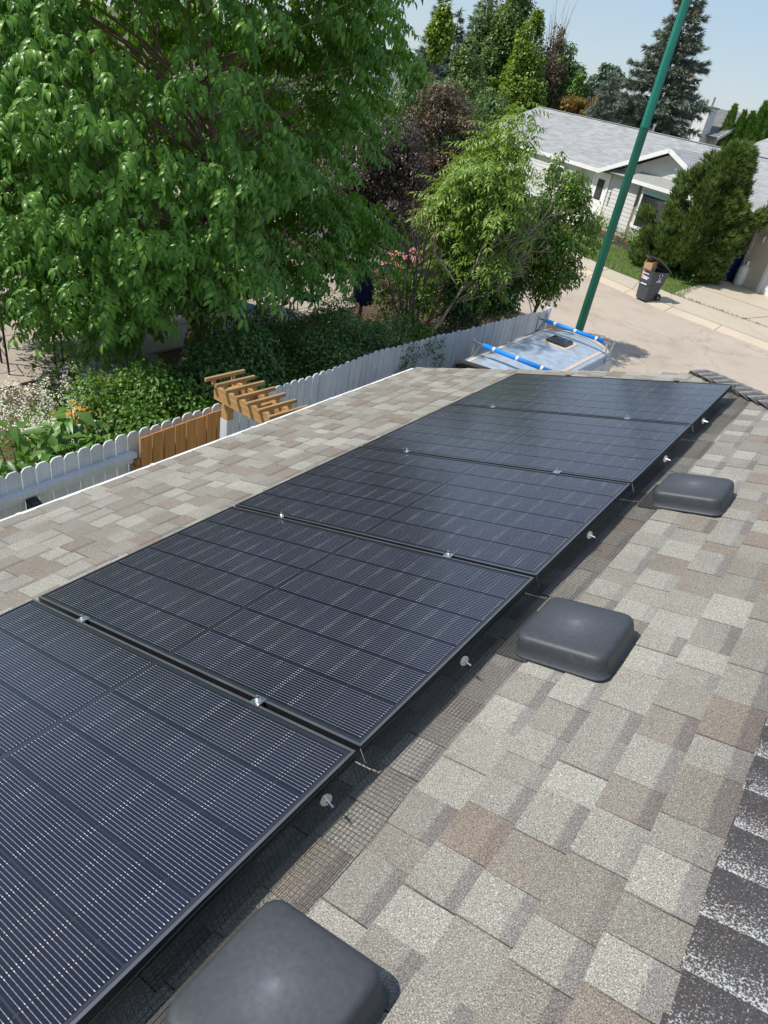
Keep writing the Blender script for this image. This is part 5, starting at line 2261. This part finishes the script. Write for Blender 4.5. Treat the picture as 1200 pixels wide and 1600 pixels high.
rgd = random.Random(77)
for (a, e, r) in (((-6.1, 14.25, G), (-5.75, 14.95, -1.9), .042), ((-5.75, 14.95, -1.9), (-5.5, 15.1, -.75), .028), ((-5.8, 14.9, -2.1), (-5.1, 15.9, -.7), .024),
                  ((-5.7, 15.0, -1.6), (-5.25, 15.8, -.75), .020), ((-5.75, 14.95, -1.9), (-5.35, 15.6, -1.35), .018)):
    limb(b, a, e, r, r * .7, 6, .05)
for (a, e, r) in (((-5.75, 14.95, -1.7), (-5.35, 15.25, -.75), .016), ((-5.65, 15.0, -1.3), (-5.25, 15.5, -.7), .014), ((-5.6, 15.1, -1.5), (-5.2, 15.8, -.8), .014),
                  ((-5.5, 15.2, -1.7), (-5.1, 15.9, -1.2), .013), ((-5.5, 15.4, -1.9), (-5.15, 16.0, -1.6), .012), ((-5.85, 14.8, -1.9), (-6.4, 14.5, -1.35), .014), ((-5.4, 15.4, -1.3), (-5.0, 16.1, -1.0), .012)):
    twig(b, a, e, r * 1.5, 3, rgd)
for k in range(16):
    a = Vector((-5.8, 14.8, -2.3)).lerp(Vector((-5.2, 15.9, -1.2)), rgd.random())
    e = a + Vector((rgd.uniform(.0, .8), rgd.uniform(.1, 1.3), rgd.uniform(.1, 1.2)))
    twig(b, a, e, .018, 2, rgd)
b.build('branches', M['deadwood'], t, smooth=True)
t.location = (t.location.x + .30, t.location.y - .40, G)
t = tree('bare_stems', 'clump of tall bare stems left of the dead shrub', 'shrub', (-6.3, 14.0, G), None)
b = MB()
for (dx, dy, hh) in ((-.75, -.1, 1.9), (-.6, .05, 2.35), (-.4, .1, 2.6), (-.25, .2, 2.75), (-.05, .25, 2.6), (-.9, -.2, 1.6), (-.5, .3, 2.5)):
    a = (-6.35 + dx * .12, 14.0 + dy * .1, G)
    e = (-6.35 + dx, 14.05 + dy, G + hh)
    limb(b, a, e, .032, .012, 6, .05, 5)
    twig(b, Vector(a).lerp(Vector(e), .55), Vector(e) + Vector((rgd.uniform(-.25, .25), rgd.uniform(-.2, .2), .1)), .012, 2, rgd)
b.build('stems', M['bark'], t, smooth=True)
t.location = (t.location.x + .25, t.location.y - .3, G)


# ---- columnar aspens behind
def column(name, label, base, top_z, r, mat, n, group, lean=(0, 0), leaf=(.17, .14), seed=1, low=.5, twigs=0, twmat=None):
    t = tree(name, label, 'tree', base, None, group)
    H = top_z - base[2]
    rg_ = random.Random(seed)
    cl_ = []
    for i in range(int(46 + H * 5)):
        f_ = rg_.uniform(.04, 1)
        rad = r * (math.sin(min(1, f_ * 1.25 + .12) * math.pi * .5)) * (1 - max(0, f_ - .45) / .58) ** .75
        a = rg_.uniform(0, 6.28)
        q = rad * rg_.uniform(.4, 1.2)
        s = max(.22, rad * .42)
        cl_.append(((base[0] + lean[0] * f_ + q * math.cos(a), base[1] + lean[1] * f_ + q * math.sin(a), base[2] + low + (H - low) * f_), (s, s, s * 1.6)))
    b = MB()
    limb(b, base, (base[0] + lean[0], base[1] + lean[1], top_z - .2), .13, .02, 7, .02, 8)
    for c, rr_ in cl_[::3]:
        f_ = max(.05, (c[2] - base[2]) / H - .18)
        limb(b, (base[0] + lean[0] * f_, base[1] + lean[1] * f_, base[2] + H * f_), c, .03, .008, 4, .05)
    for k in range(twigs):
        a = rg_.uniform(0, 6.28)
        f_ = rg_.uniform(.45, .8)
        s = Vector((base[0] + lean[0] * f_, base[1] + lean[1] * f_, base[2] + H * f_))
        limb(b, s, s + Vector((math.cos(a) * r * .5, math.sin(a) * r * .5, H * rg_.uniform(.25, .52))), .03, .008, 4, .04)
    b.build('trunk', twmat or M['bark'], t)
    tot = sum((c[1][0] * c[1][1] * c[1][2]) ** (2 / 3) for c in cl_)
    clump_tree(t, mat, [leaflet(leaf[0], leaf[1], .3, .3), leaflet(leaf[0] * .8, leaf[1] * .8, .5, .1)], cl_, 2.6 * n / tot, (.7, 1.3), (-.6, 1.2), inner=.2)
    return t


column('aspen_tree', 'tallest green columnar aspen rising out of the top of the photo', (-26.2, 50.2, G), 9.6, 2.2, M['leaf_aspen'], 13000, 'columnar aspens beyond the garden', (.7, 0), (.19, .16), 1)
column('aspen_tree', 'bright yellow green columnar aspen between the taller two', (-23.3, 48.6, G), 6.0, 1.75, M['leaf_yellow'], 9000, 'columnar aspens beyond the garden', (.45, .15), (.19, .16), 2)
column('aspen_tree', 'half dead columnar aspen with bare reddish twigs at its top', (-23.0, 51.8, G), 5.8, 1.6, M['leaf_dry'], 3800, 'columnar aspens beyond the garden', (.4, .2), (.18, .13), 3, .5, 26, M['deadwood'])
column('aspen_tree', 'short green columnar aspen left of the tallest one', (-17.75, 32.3, G), 3.3, 1.45, M['leaf_aspen'], 9000, 'columnar aspens beyond the garden', (.3, .1), (.14, .12), 4)
column('aspen_tree', 'green aspen leaves at the foot of the half dead aspen', (-22.2, 53.0, G), 3.0, 1.5, M['leaf_aspen'], 4500, 'columnar aspens beyond the garden', (.3, .1), (.19, .16), 5)
column('aspen_tree', 'broad leafy base of green aspens beside the far left corner of the pale house', (-25.6, 48.0, G), 3.6, 2.1, M['leaf_aspen'], 8000, 'columnar aspens beyond the garden', (.3, .1), (.19, .16), 15)
column('aspen_tree', 'small yellow topped tree hanging at the edge of the big tree', (-19.8, 33.3, G), 4.5, .55, M['leaf_yellow'], 2500, 'columnar aspens beyond the garden', (.1, 0), (.15, .13), 6, 6.0)


def round_tree(name, label, base, c, r, mat, n, seed, group=None, leaf=(.22, .18), tmat=None, ncl=40, size=(.5, .9), tm=None):
    t = tree(name, label, 'tree', base, None, group)
    cl_ = rand_clumps(ncl, c, r, size, seed)
    trunk_for(t, base, (c[0], c[1], c[2] + r[2] * .5), .12, .03, cl_, tmat or M['bark'], every=3)
    tot = sum((q[1][0] * q[1][1] * q[1][2]) ** (2 / 3) for q in cl_)
    clump_tree(t, mat, tm or [leaflet(leaf[0], leaf[1], .3, .3), leaflet(leaf[0] * .8, leaf[1] * .8, .5, .1)], cl_, 2.6 * n / tot, (.7, 1.3), (-.6, 1.2), inner=.2)
    return t


T_need = [needle_tuft(9, .42, .07, 1.0, s) for s in (1, 2, 3)]


def conifer(name, label, base, top_z, r, mats, n_wh, group, seed, tuft=1.0, droop=.25, low=.08, dens=1.0, conem=None, power=.85):
    """whorled conifer: drooping boughs carrying needle tufts"""
    t = tree(name, label, 'tree', base, None, group)
    H = top_z - base[2]
    rg_ = random.Random(seed)
    b = MB()
    b.tube([base, (base[0], base[1], base[2] + H * .5), (base[0], base[1], top_z)], [.16 * H / 10, .1 * H / 10, .012], 7)
    Ps_, Ds_, Cs_ = [], [], []
    for i in range(n_wh):
        f_ = low + (1 - low) * (i / n_wh)
        z = base[2] + H * f_
        L = r * (1 - f_) ** power * rg_.uniform(.85, 1.1) + .12
        nb = max(4, int(9 * (1 - f_) + 4))
        for k in range(nb):
            a = 6.283 * k / nb + rg_.uniform(-.35, .35) + i * .7
            l_ = L * rg_.uniform(.6, 1.12)
            zz_ = z + rg_.uniform(-.5, .5) * H / n_wh
            tip = Vector((base[0] + math.cos(a) * l_, base[1] + math.sin(a) * l_, zz_ - droop * l_ + .25 * (f_ - .3) * l_ * 2))
            s0 = Vector((base[0], base[1], zz_))
            if k % 2 == 0:
                limb(b, s0, tip, .03, .006, 4, .03, 3)
            nt2 = max(4, int(l_ * 15 * dens / tuft))
            for q in range(nt2):
                ff = .22 + .78 * (q + rg_.random()) / nt2
                p = s0.lerp(tip, ff)
                sag = -.12 * l_ * math.sin(ff * 3.1) * droop * 2
                wd = l_ * .16 * (1.1 - ff) + .08
                Ps_.append((p.x + rg_.uniform(-wd, wd), p.y + rg_.uniform(-wd, wd), p.z + sag + rg_.uniform(-.12, .06)))
                Ds_.append((math.cos(a), math.sin(a), 0))
            if conem and f_ > .58 and rg_.random() < .75 * f_:
                Cs_.append(tuple(tip.lerp(s0, rg_.uniform(0, .3))))
    Ps_.append((base[0], base[1], top_z - .05))
    Ds_.append((1, 0, 0))
    b.build('trunk', M['bark'], t)
    foliage('crown', mats, t, T_need, np.array(Ps_), np.array(Ds_), (.7 * tuft, 1.2 * tuft), (-.5, .5), .7)
    if conem and Cs_:
        Cp = np.array([(x + rg_.uniform(-.15, .15), y_ + rg_.uniform(-.15, .15), z - .08) for x, y_, z in Cs_ for _ in range(5)])
        foliage('cones', conem, t, [needle_tuft(7, .22, .09, 1.2, 9)], Cp, RNG.normal(size=(len(Cp), 3)), (.7, 1.2), (.3, 1.5), 3)
    return t


conifer('spruce_tree', 'large blue spruce with brown cones near its top, behind the house ridge', (-13.9, 49.9, G), 8.4, 4.5, M['leaf_blue'], 34, 'conifers beyond the rooftops', 1, 1.0, .22, .14, 1.2, M['cone_brown'], .72)
conifer('spruce_tree', 'smaller dense blue spruce left of the large one', (-16.1, 46.8, G), 3.7, 2.0, M['leaf_blue'], 18, 'conifers beyond the rooftops', 2, .85, .15, .2, 1.2)
conifer('spruce_tree', 'dark conifer cut off by the top edge left of the tallest aspen', (-27.4, 49.9, G), 7.3, 2.9, M['needle_dark'], 24, 'conifers beyond the rooftops', 3, 1.1, .1, .1, 1.0)
conifer('spruce_tree', 'slender mid green conifer between the dark one and the yellow topped tree', (-29.9, 50.7, G), 5.8, 2.0, M['needle_mid'], 20, 'conifers beyond the rooftops', 4, 1.1, .1, .1, 1.0)
conifer('spruce_tree', 'pointed conifer closest to the big leafy tree', (-32.0, 51.6, G), 6.9, 2.2, M['needle_mid'], 20, 'conifers beyond the rooftops', 5, 1.1, .1, .1, 1.0)
conifer('spruce_tree', 'wide hazy conifer low behind the yellow topped tree', (-29.5, 47.0, G), 4.4, 2.2, M['needle_dark'], 18, 'conifers beyond the rooftops', 6, 1.1, .1, .1, 1.0)
round_tree('round_tree', 'green tree with upswept branches right of the half dead aspen', (-23.6, 56.6, G), (-23.5, 56.6, 2.5), (1.6, 1.6, 2.4), M['leaf_far'], 5200, 51, 'broadleaf trees beyond the rooftops', (.3, .14))
round_tree('round_tree', 'small rounded dark green tree on the skyline left of the spruce', (-22.2, 61.3, G), (-22.2, 61.3, 3.2), (1.1, 1.1, 1.2), M['needle_mid'], 2600, 52, 'broadleaf trees beyond the rooftops', (.26, .18), None, 22, (.4, .6))
round_tree('round_tree', 'rust and green shrub like tree behind the house ridge', (-18.6, 50.9, G), (-18.6, 50.9, 1.25), (1.9, 1.9, 1.3), M['leaf_orange'], 4200, 53, 'broadleaf trees beyond the rooftops', (.2, .15), None, 34, (.4, .65))
column('cypress_tree', 'narrow dark green cypress beside the rust coloured tree', (-20.5, 52.2, G), 3.2, .7, M['cedar_leaf'], 2600, None, (.1, 0), (.2, .1), 61)

# ---- row of cedars at the right edge
T_ced = [leaflet(.26, .08, .2, .1), leaflet(.2, .09, .3, .0)]
cname = ['leftmost', 'second from left', 'third from left', 'fourth from left', 'fifth from left', 'sixth from left', 'rightmost']
for k, (x, y, tz, r) in enumerate(((-11.35, 58.3, 3.3, .62), (-10.65, 58.5, 3.05, .55), (-10.15, 58.7, 3.1, .6), (-9.6, 58.7, 3.75, .62), (-9.15, 58.9, 3.9, .62), (-8.5, 59.0, 3.5, .6), (-7.9, 59.2, 4.0, .65))):
    t = tree('cedar_tree', '%s pointed bright green cedar of the row at the right edge' % cname[k], 'tree', (x, y, G), None, 'row of pointed cedars')
    n = 4200
    f_ = RNG.uniform(0, 1, n) ** 1.2
    a = RNG.uniform(0, 6.283, n)
    rad = 1.35 * r * (1 - f_) ** .62 * RNG.uniform(.75, 1.05, n) * (1 + .12 * np.sin(a * 5 + f_ * 9))
    P = np.stack([x + rad * np.cos(a), y + rad * np.sin(a), G + .2 + f_ * (tz - G - .2)], 1)
    D = np.stack([np.cos(a), np.sin(a), np.zeros(n)], 1)
    b = MB()
    b.tube([(x, y, G), (x, y, tz - .3)], [.09, .01], 6)
    b.build('trunk', M['bark'], t)
    foliage('crown', M['cedar_leaf'], t, T_ced, P, D, (.7, 1.3), (-1.35, -.6), .9)

# ---- pine in front of the house across the road
t = tree('pine_tree', 'bushy dark green pine leaning in front of the house across the road', 'tree', (-4.4, 31.7, G), None)
rg_ = random.Random(91)
cl = []
for i in range(230):
    f_ = rg_.random() ** 1.15
    a = rg_.uniform(0, 6.28)
    z = G + .25 + f_ * 4.45
    lx = -4.4 + .15 * f_
    rad = (2.15 * (1 - max(0, f_ - .35) / .75) if f_ > .12 else 1.95) * rg_.uniform(.35, 1.12)
    if math.cos(a) > 0:
        rad *= .55
    else:
        rad *= 1.12
    cl.append(((lx + rad * math.cos(a), 31.8 + rad * math.sin(a) * .85, z + .3 * rad * min(1, f_ * 3)), (.24, .24, .36) if i % 2 else (.32, .32, .38)))
for i in range(60):                           # dense skirt down to the ground
    a = rg_.uniform(0, 6.28)
    q = rg_.uniform(.8, 2.1) * (.5 if math.cos(a) > 0 else 1)
    cl.append(((-4.35 + q * math.cos(a), 31.75 + q * .8 * math.sin(a), G + rg_.uniform(.3, 1.3)), (.30, .30, .32)))
for i in range(26):                           # the long bough reaching right over the garage
    f_ = rg_.random()
    cl.append(((-3.6 + 1.9 * f_, 31.9 + .3 * f_ + rg_.uniform(-.4, .4), -.95 + .95 * f_ + rg_.uniform(-.5, .35) * (1.2 - f_)), (.30, .30, .36)))
b = MB()
limb(b, (-4.4, 31.7, G), (-4.3, 31.8, 1.0), .16, .03, 8, .08)
for c, r in cl[::4]:
    limb(b, (-4.4, 31.75, G + .4 + .45 * (c[2] - G)), c, .04, .01, 5, .1)
b.build('trunk', M['bark'], t, smooth=True)
Ps_, Ds_ = [], []
for c, r in cl:
    p, d = ell_points(64, c, r, .3, .3)
    Ps_.append(p)
    o_ = p - np.array([-4.4, 31.8, -2.4])
    Ds_.append(o_)
P, D = np.concatenate(Ps_), np.concatenate(Ds_)
D /= np.linalg.norm(D, axis=1)[:, None]
T_pine = [needle_tuft(11, .26, .042, .7, s) for s in (21, 22, 23)]
foliage('crown', M['needle_pine'], t, T_pine, P, D, (.75, 1.25), (-1.35, -.45), .8)


# ================================================================== SMALLER PLANTS
def bush(name, label, loc, clumps, mat, tm, per, group=None, sc=(.7, 1.25), pitch=(-.4, 1.0), stem=True, cat='shrub', inner=.35):
    t = thing(name, label, cat, loc, 0, group)
    if stem:
        b = MB()
        for c, r in clumps[::2]:
            limb(b, (loc[0] + random.uniform(-.1, .1), loc[1] + random.uniform(-.1, .1), loc[2]), c, .014, .005, 4, .1, 3)
        b.build('stems', M['bark'], t)
    clump_tree(t, mat, tm, clumps, per, sc, pitch, 'foliage', inner)
    return t


lf = lambda a, b_: [leaflet(a, b_, .3, .3), leaflet(a * .8, b_ * .8, .5, .15)]
# beds in front of the house across the road
bush('round_shrub', 'bright green rounded shrub under the bay window', (-7.55, 34.6, G + .1), rand_clumps(16, (-7.55, 34.5, G + .75), (.75, .6, .5), (.3, .45), 201), M['leaf_vine'], lf(.14, .1), 330, 'shrubs in the bed across the road')
bush('round_shrub', 'grey green wispy shrub left of the bright green one', (-8.75, 35.1, G + .1), rand_clumps(12, (-8.75, 35.0, G + .5), (.6, .5, .3), (.25, .4), 202), M['leaf_aspen'], lf(.14, .05), 260, 'shrubs in the bed across the road')
bush('tall_grass', 'yellow green clump of tall plants left of the lamp post', (-10.0, 35.6, G + .1), rand_clumps(14, (-10.2, 35.5, G + .55), (1.0, .6, .4), (.25, .4), 203), M['leaf_yellow'], lf(.2, .05), 260, None, (.7, 1.3), (-1.4, -.4), cat='plant')
bush('low_shrub', 'pale green low leafy plant at the foot of the pine', (-4.9, 31.0, G + .1), rand_clumps(18, (-4.6, 30.9, G + .25), (1.0, .35, .12), (.16, .26), 204), M['leaf_hosta'], lf(.14, .1), 330, None, cat='plant')
t = thing('lily_plant', 'thin orange flowered lilies by the front door', 'plant', (-11.0, 36.9, G + .1))
b = MB()
fp = []
for i in range(16):
    x, y = -11.1 + random.uniform(-.7, .7), 36.8 + random.uniform(-.3, .3)
    h_ = random.uniform(.9, 1.45)
    limb(b, (x, y, G + .1), (x + random.uniform(-.2, .2), y, G + h_), .012, .008, 4, .05, 3)
    fp.append((x, y, G + h_))
b.build('stems', M['leaf_far'], t)
fp = np.array([(x + random.uniform(-.08, .08), y, z + random.uniform(-.08, .08)) for x, y, z in fp for _ in range(4)])
o = foliage('flowers', M['petal_orange'], t, lf(.09, .06), fp, RNG.normal(size=(len(fp), 3)), (.7, 1.2), (-.8, .8), 3)
o['kind'] = 'stuff'

# hedge leaning over the fence
cl = rand_clumps(66, (-5.1, 8.6, -2.45), (1.15, 2.5, .85), (.34, .5), 211)
cl += rand_clumps(22, (-4.3, 8.8, -1.85), (.55, 1.6, .4), (.25, .4), 212)
cl += [((-3.65, 9.35, -1.62), (.22, .3, .18)), ((-3.45, 9.5, -1.85), (.18, .28, .25)), ((-3.4, 9.3, -2.15), (.14, .2, .25)), ((-3.35, 9.1, -2.45), (.14, .2, .22)), ((-3.38, 8.95, -2.7), (.16, .25, .2)), ((-3.42, 10.1, -1.75), (.16, .35, .18)), ((-3.36, 10.3, -2.1), (.1, .2, .2))]
bush('hedge_shrub', 'dark fine leaved shrub mass spilling over the fence top', (-5.0, 8.6, G), cl, M['leaf_hedge'], lf(.06, .034), 4200)
# darker bush behind the trellis
cl = rand_clumps(48, (-4.65, 6.75, -2.35), (.75, .95, .8), (.3, .45), 213)
bush('hedge_shrub', 'shaded leafy shrub behind the timber trellis', (-4.65, 6.7, G), cl, M['leaf_hedge'], lf(.07, .05), 2600)
# bright vine in the sun
cl = rand_clumps(60, (-4.85, 5.3, -2.35), (.7, .95, .6), (.22, .36), 214)
bush('vine_shrub', 'bright sunlit yellow green leafy shrub behind the cedar boards', (-4.85, 5.3, G), cl, M['leaf_vine'], lf(.06, .052), 2600)
# broad-leaved plants along the fence at the left
for k, (x, y, lab) in enumerate(((-4.1, 3.05, 'broad leaved bright green plant at the left edge behind the fence'), (-4.2, 3.6, 'broad leaved bright plant behind the fence, third from the vine'),
                                 (-4.0, 4.1, 'broad leaved green plant next to the bright vine'), (-4.65, 3.45, 'broad leaved plant below the white flowers at the left'),
                                 (-4.6, 4.1, 'broad leaved plant between the white flowers and the vine'), (-4.0, 2.5, 'broad leaved plant lowest at the left edge of the photo'))):
    t = thing('broad_leaf_plant', lab, 'plant', (x, y, G), 0, 'broad leaved plants behind the fence')
    n = 120
    a = RNG.uniform(0, 6.283, n)
    f_ = RNG.uniform(.1, 1, n)
    P = np.stack([x + np.cos(a) * f_ * .42, y + np.sin(a) * f_ * .42, G + .75 + RNG.uniform(0, .85, n) * (1.15 - f_ * .5)], 1)
    D = np.stack([np.cos(a), np.sin(a), np.zeros(n)], 1)
    b = MB()
    for q in range(0, n, 3):
        limb(b, (x + P[q, 0] * 0 + .2 * (P[q, 0] - x), y + .2 * (P[q, 1] - y), G), P[q], .012, .006, 4, .05, 3)
    b.build('stems', M['leaf_far'], t)
    foliage('leaves', M['leaf_hosta'], t, [leaflet(.24, .13, .35, .45), leaflet(.2, .10, .3, .5)], P, D, (.65, 1.2), (-.5, .7), .7)
# white flowers in the bed
cl = rand_clumps(40, (-5.75, 4.7, -2.6), (.95, 1.1, .18), (.2, .34), 215, .7, .0)
bush('flower_leaves', 'low green foliage under the white flowers', (-5.75, 4.7, G), cl, M['leaf_vine'], lf(.08, .03), 1200, None, (.7, 1.2), (-1.0, .4), cat='plant')
Pw = []
for i in range(330):
    while True:
        dx, dy = random.uniform(-1, 1), random.uniform(-1, 1)
        if dx * dx + dy * dy < 1:
            break
    x, y = -5.75 + dx * .95, 4.75 + dy * 1.15
    z = -2.42 + random.uniform(-.12, .16)
    for q in range(14):
        Pw.append((x + random.gauss(0, .035), y + random.gauss(0, .035), z + random.uniform(-.03, .11)))
Pw = np.array(Pw)
o = foliage('white_flowers', M['petal_white'], None, lf(.035, .03), Pw, RNG.normal(size=(len(Pw), 3)), (.7, 1.2), (-.9, .9), 3)
o['kind'] = 'stuff'
o['label'] = 'drift of small white flowers in the garden bed at the left'
o['category'] = 'flowers'
t = thing('lily_plant', 'cluster of yellow orange lilies between white flowers and bright vine', 'plant', (-5.1, 4.55, G))
fp = np.array([(-5.1 + random.gauss(0, .13), 4.55 + random.gauss(0, .16), -2.18 + random.uniform(-.15, .15)) for _ in range(70)])
b = MB()
for q in fp[::4]:
    limb(b, (q[0], q[1], G), q, .01, .006, 4, .04, 3)
o = b.build('stems', M['leaf_far'], t)
o['kind'] = 'stuff'
o = foliage('flowers', M['petal_orange'], t, lf(.085, .05), fp, RNG.normal(size=(len(fp), 3)), (.7, 1.2), (-.8, .8), 3)
o['kind'] = 'stuff'
# wispy grass and small shrubs in the shaded bed
bush('wispy_grass', 'grey green wispy grass in front of the grey lid', (-6.9, 6.1, G), rand_clumps(18, (-6.9, 6.0, G + .5), (.7, .8, .35), (.2, .35), 216), M['leaf_hedge'], lf(.22, .014), 420, None, (.8, 1.3), (-1.4, -.6), cat='plant')
bush('low_shrub', 'small shrub at the feet of the iron arch', (-8.1, 6.1, G), rand_clumps(14, (-8.05, 6.0, G + .5), (.55, .5, .4), (.18, .28), 217), M['leaf_gloss'], lf(.09, .06), 420)
# pink flowered shrub
cl = rand_clumps(34, (-7.15, 14.6, -2.55), (.85, .8, .62), (.28, .42), 218)
t = bush('flower_shrub', 'bright green shrub crowned with pink flower heads', (-7.1, 14.5, G), cl, M['leaf_vine'], lf(.13, .055), 560)
heads = [(-7.75, 14.5, -1.92), (-7.5, 14.75, -1.80), (-7.3, 14.45, -1.98), (-7.05, 14.85, -1.75), (-7.4, 14.1, -2.35), (-6.7, 15.0, -1.8), (-7.7, 14.2, -2.2), (-7.2, 15.0, -1.66), (-7.62, 14.6, -1.78)]
for h_ in heads:
    p, d = ell_points(70, (h_[0] + random.uniform(-.05, .05), h_[1], h_[2]), (.13, .13, .11), .5)
    foliage('flower_head', M['petal_pink'], t, lf(.08, .065), p, d, (.7, 1.2), (-.8, .5), .8)
bush('low_shrub', 'dark shrub at the foot of the dead shrub by the fence', (-5.3, 14.5, G), rand_clumps(60, (-5.6, 15.7, -2.25), (.75, 1.4, .95), (.28, .44), 219), M['leaf_hedge'], lf(.12, .055), 1500)
bush('low_shrub', 'leafy green plant at the feet of the bare stems by the fence', (-5.9, 13.3, G), rand_clumps(14, (-5.85, 13.5, -2.9), (.6, .7, .35), (.22, .34), 231), M['leaf_vine'], lf(.12, .05), 700)
bush('low_shrub', 'spiky green tuft behind the fence by the stone', (-6.1, 12.7, G), rand_clumps(10, (-6.1, 12.6, G + .45), (.5, .5, .25), (.2, .3), 220), M['leaf_vine'], lf(.24, .025), 300, None, (.8, 1.3), (-1.3, -.2))
o = MB()
o.lathe([(.02, 0), (.15, .02), (.19, .12), (.14, .22), (.04, .27)], 7, (-6.05, 13.62, G))
o = o.build('garden_stone', M['rock'])
tag(o, 'small tan stone on the soil, seen just over the fence top', 'stone')

# ================================================================== GARDEN FURNITURE
um = thing('parasol', 'closed navy blue parasol on a dark wooden post in the garden', 'parasol', (-7.72, 13.75, G))
b = MB()
b.tube([(0, 0, 0), (0.02, 0, 1.5)], .045, 8)
b.build('post', M['oldwood'], um, False)
b = MB()
n = 16
prof = [(.55, .20), (.60, .24), (.75, .22), (.95, .23), (1.15, .19), (1.3, .13), (1.42, .05)]
V, F = [], []
for z, r in prof:
    for j in range(n):
        a = 6.2832 * j / n
        q = r * (1 + (.20 if j % 2 else -.12))
        V.append((q * math.cos(a), q * math.sin(a) * .75, z + (.05 if j % 4 == 0 and z < .6 else 0)))
for k in range(len(prof) - 1):
    for j in range(n):
        F.append((k * n + j, k * n + (j + 1) % n, (k + 1) * n + (j + 1) % n, (k + 1) * n + j))
me = bpy.data.meshes.new('canvas')
me.from_pydata(V, [], F)
me.update()
finish('canvas', me, M['navy'], um, None, True)


def patio_chair(label, loc, rz_):
    t = thing('patio_chair', label, 'chair', loc, rz_, 'metal patio chairs')
    b = MB()
    for sx in (-1, 1):
        b.tube([(sx * .26, .22, 0), (sx * .26, .24, .44), (sx * .27, .34, .95)], .014, 5)
        b.tube([(sx * .26, -.25, 0), (sx * .26, -.24, .62), (sx * .27, .26, .66)], .014, 5)
    b.tube([(-.27, .34, .95), (-.15, .37, 1.05), (.15, .37, 1.05), (.27, .34, .95)], .014, 5)
    b.tube([(-.26, -.24, .42), (.26, -.24, .42)], .013, 5)
    b.tube([(-.26, .24, .44), (.26, .24, .44)], .013, 5)
    b.build('frame', M['black'], t, False)
    b = MB()
    for k in range(-4, 5):
        x0_ = k * .12
        for sg_ in (-1, 1):
            pts = []
            for q in range(5):
                f_ = q / 4
                x = x0_ + sg_ * (f_ - .5) * .5
                if abs(x) <= .27:
                    pts.append((x, .245 + .115 * f_, .46 + .56 * f_))
            if len(pts) > 1:
                b.tube(pts, .009, 4)
    b.build('lattice_back', M['black'], t, False)
    b = MB()
    b.box(-.25, .25, -.25, .22, .44, .51)
    b.build('cushion', M['teal'], t, False, bevel=.02)
    return t


patio_chair('black lattice back patio chair with teal cushion beside the mulch', (-8.75, 12.9, G + .05), R_(-150))
patio_chair('black patio chair with teal cushion glimpsed behind the tree trunk', (-8.9, 10.9, G + .05), R_(110))
tb_ = thing('patio_table', 'dark round patio table glimpsed under the tree', 'table', (-9.7, 11.9, G + .05))
b = MB()
b.lathe([(.55, .70), (.56, .715), (.55, .73)], 24)
b.build('top', M['glass'], tb_, False)
for k in range(4):
    a = k * 1.571
    b = MB()
    b.tube([(.4 * math.cos(a), .4 * math.sin(a), 0), (.3 * math.cos(a), .3 * math.sin(a), .7)], .016, 5)
    b.build('leg', M['black'], tb_, False)
t = thing('storage_box', 'low grey ribbed storage box with black base under the tree', 'box', (-7.6, 6.75, G + .05), R_(42))
b = MB()
b.box(-.62, .62, -.3, .3, 0, .30)
b.build('base', M['black'], t, False)
b = MB()
b.box(-.64, .64, -.32, .32, .301, .62)
b.build('lid', M['tub'], t, False, bevel=.03)
for k in range(20):
    b = MB()
    x = -.58 + k * .06
    b.box(x, x + .025, -.328, -.321, .33, .58)
    b.build('rib', M['tub'], t, False)
    b = MB()
    b.box(x, x + .025, .321, .328, .33, .58)
    b.build('rib', M['tub'], t, False)
# iron arch
ar = thing('iron_arch', 'black wrought iron garden arch with scrollwork at the left edge', 'garden arch', (-9.0, 6.0, G))
legs = [(-8.45, 6.28), (-8.95, 6.42), (-9.05, 5.62), (-9.55, 5.76)]
for (x, y) in legs:
    b = MB()
    b.tube([(x, y, G), (x, y, -1.35)], .02, 6)
    b.build('leg', M['black'], ar)
for (p, q) in ((legs[0], legs[2]), (legs[1], legs[3])):
    b = MB()
    for off in (0, .16):
        pts = []
        for k in range(13):
            a = math.pi * k / 12
            f_ = .5 - .5 * math.cos(a)
            pts.append((p[0] + (q[0] - p[0]) * f_, p[1] + (q[1] - p[1]) * f_, -1.35 - off + math.sin(a) * .55))
        b.tube(pts, .016, 5)
    for k in range(1, 6):
        a = math.pi * k / 6
        f_ = .5 - .5 * math.cos(a)
        x, y, z = p[0] + (q[0] - p[0]) * f_, p[1] + (q[1] - p[1]) * f_, -1.35 + math.sin(a) * .55
        b.tube([(x, y, z), (x, y, z - .16)], .01, 4)
    b.build('hoop', M['black'], ar)


def scroll(b, cx, cy, cz, dx, dy, r, sgn=1):
    pts = []
    for k in range(16):
        a = k * .55
        q = r * (1 - k / 17)
        pts.append((cx + dx * q * math.cos(a) * sgn, cy + dy * q * math.cos(a) * sgn, cz + q * math.sin(a)))
    b.tube(pts, .009, 4)


for (p, q) in ((legs[0], legs[1]), (legs[2], legs[3])):
    b = MB()
    d = Vector((q[0] - p[0], q[1] - p[1]))
    L = d.length
    d.normalize()
    for z in (G + .35, G + 1.05, G + 1.75):
        b.tube([(p[0], p[1], z), (q[0], q[1], z)], .010, 4)
    for z in (G + .55, G + .85, G + 1.25, G + 1.55):
        for f_ in (.27, .73):
            scroll(b, p[0] + d.x * L * f_, p[1] + d.y * L * f_, z, d.x, d.y, .12, 1 if f_ < .5 else -1)
    b.build('scroll_panel', M['black'], ar)
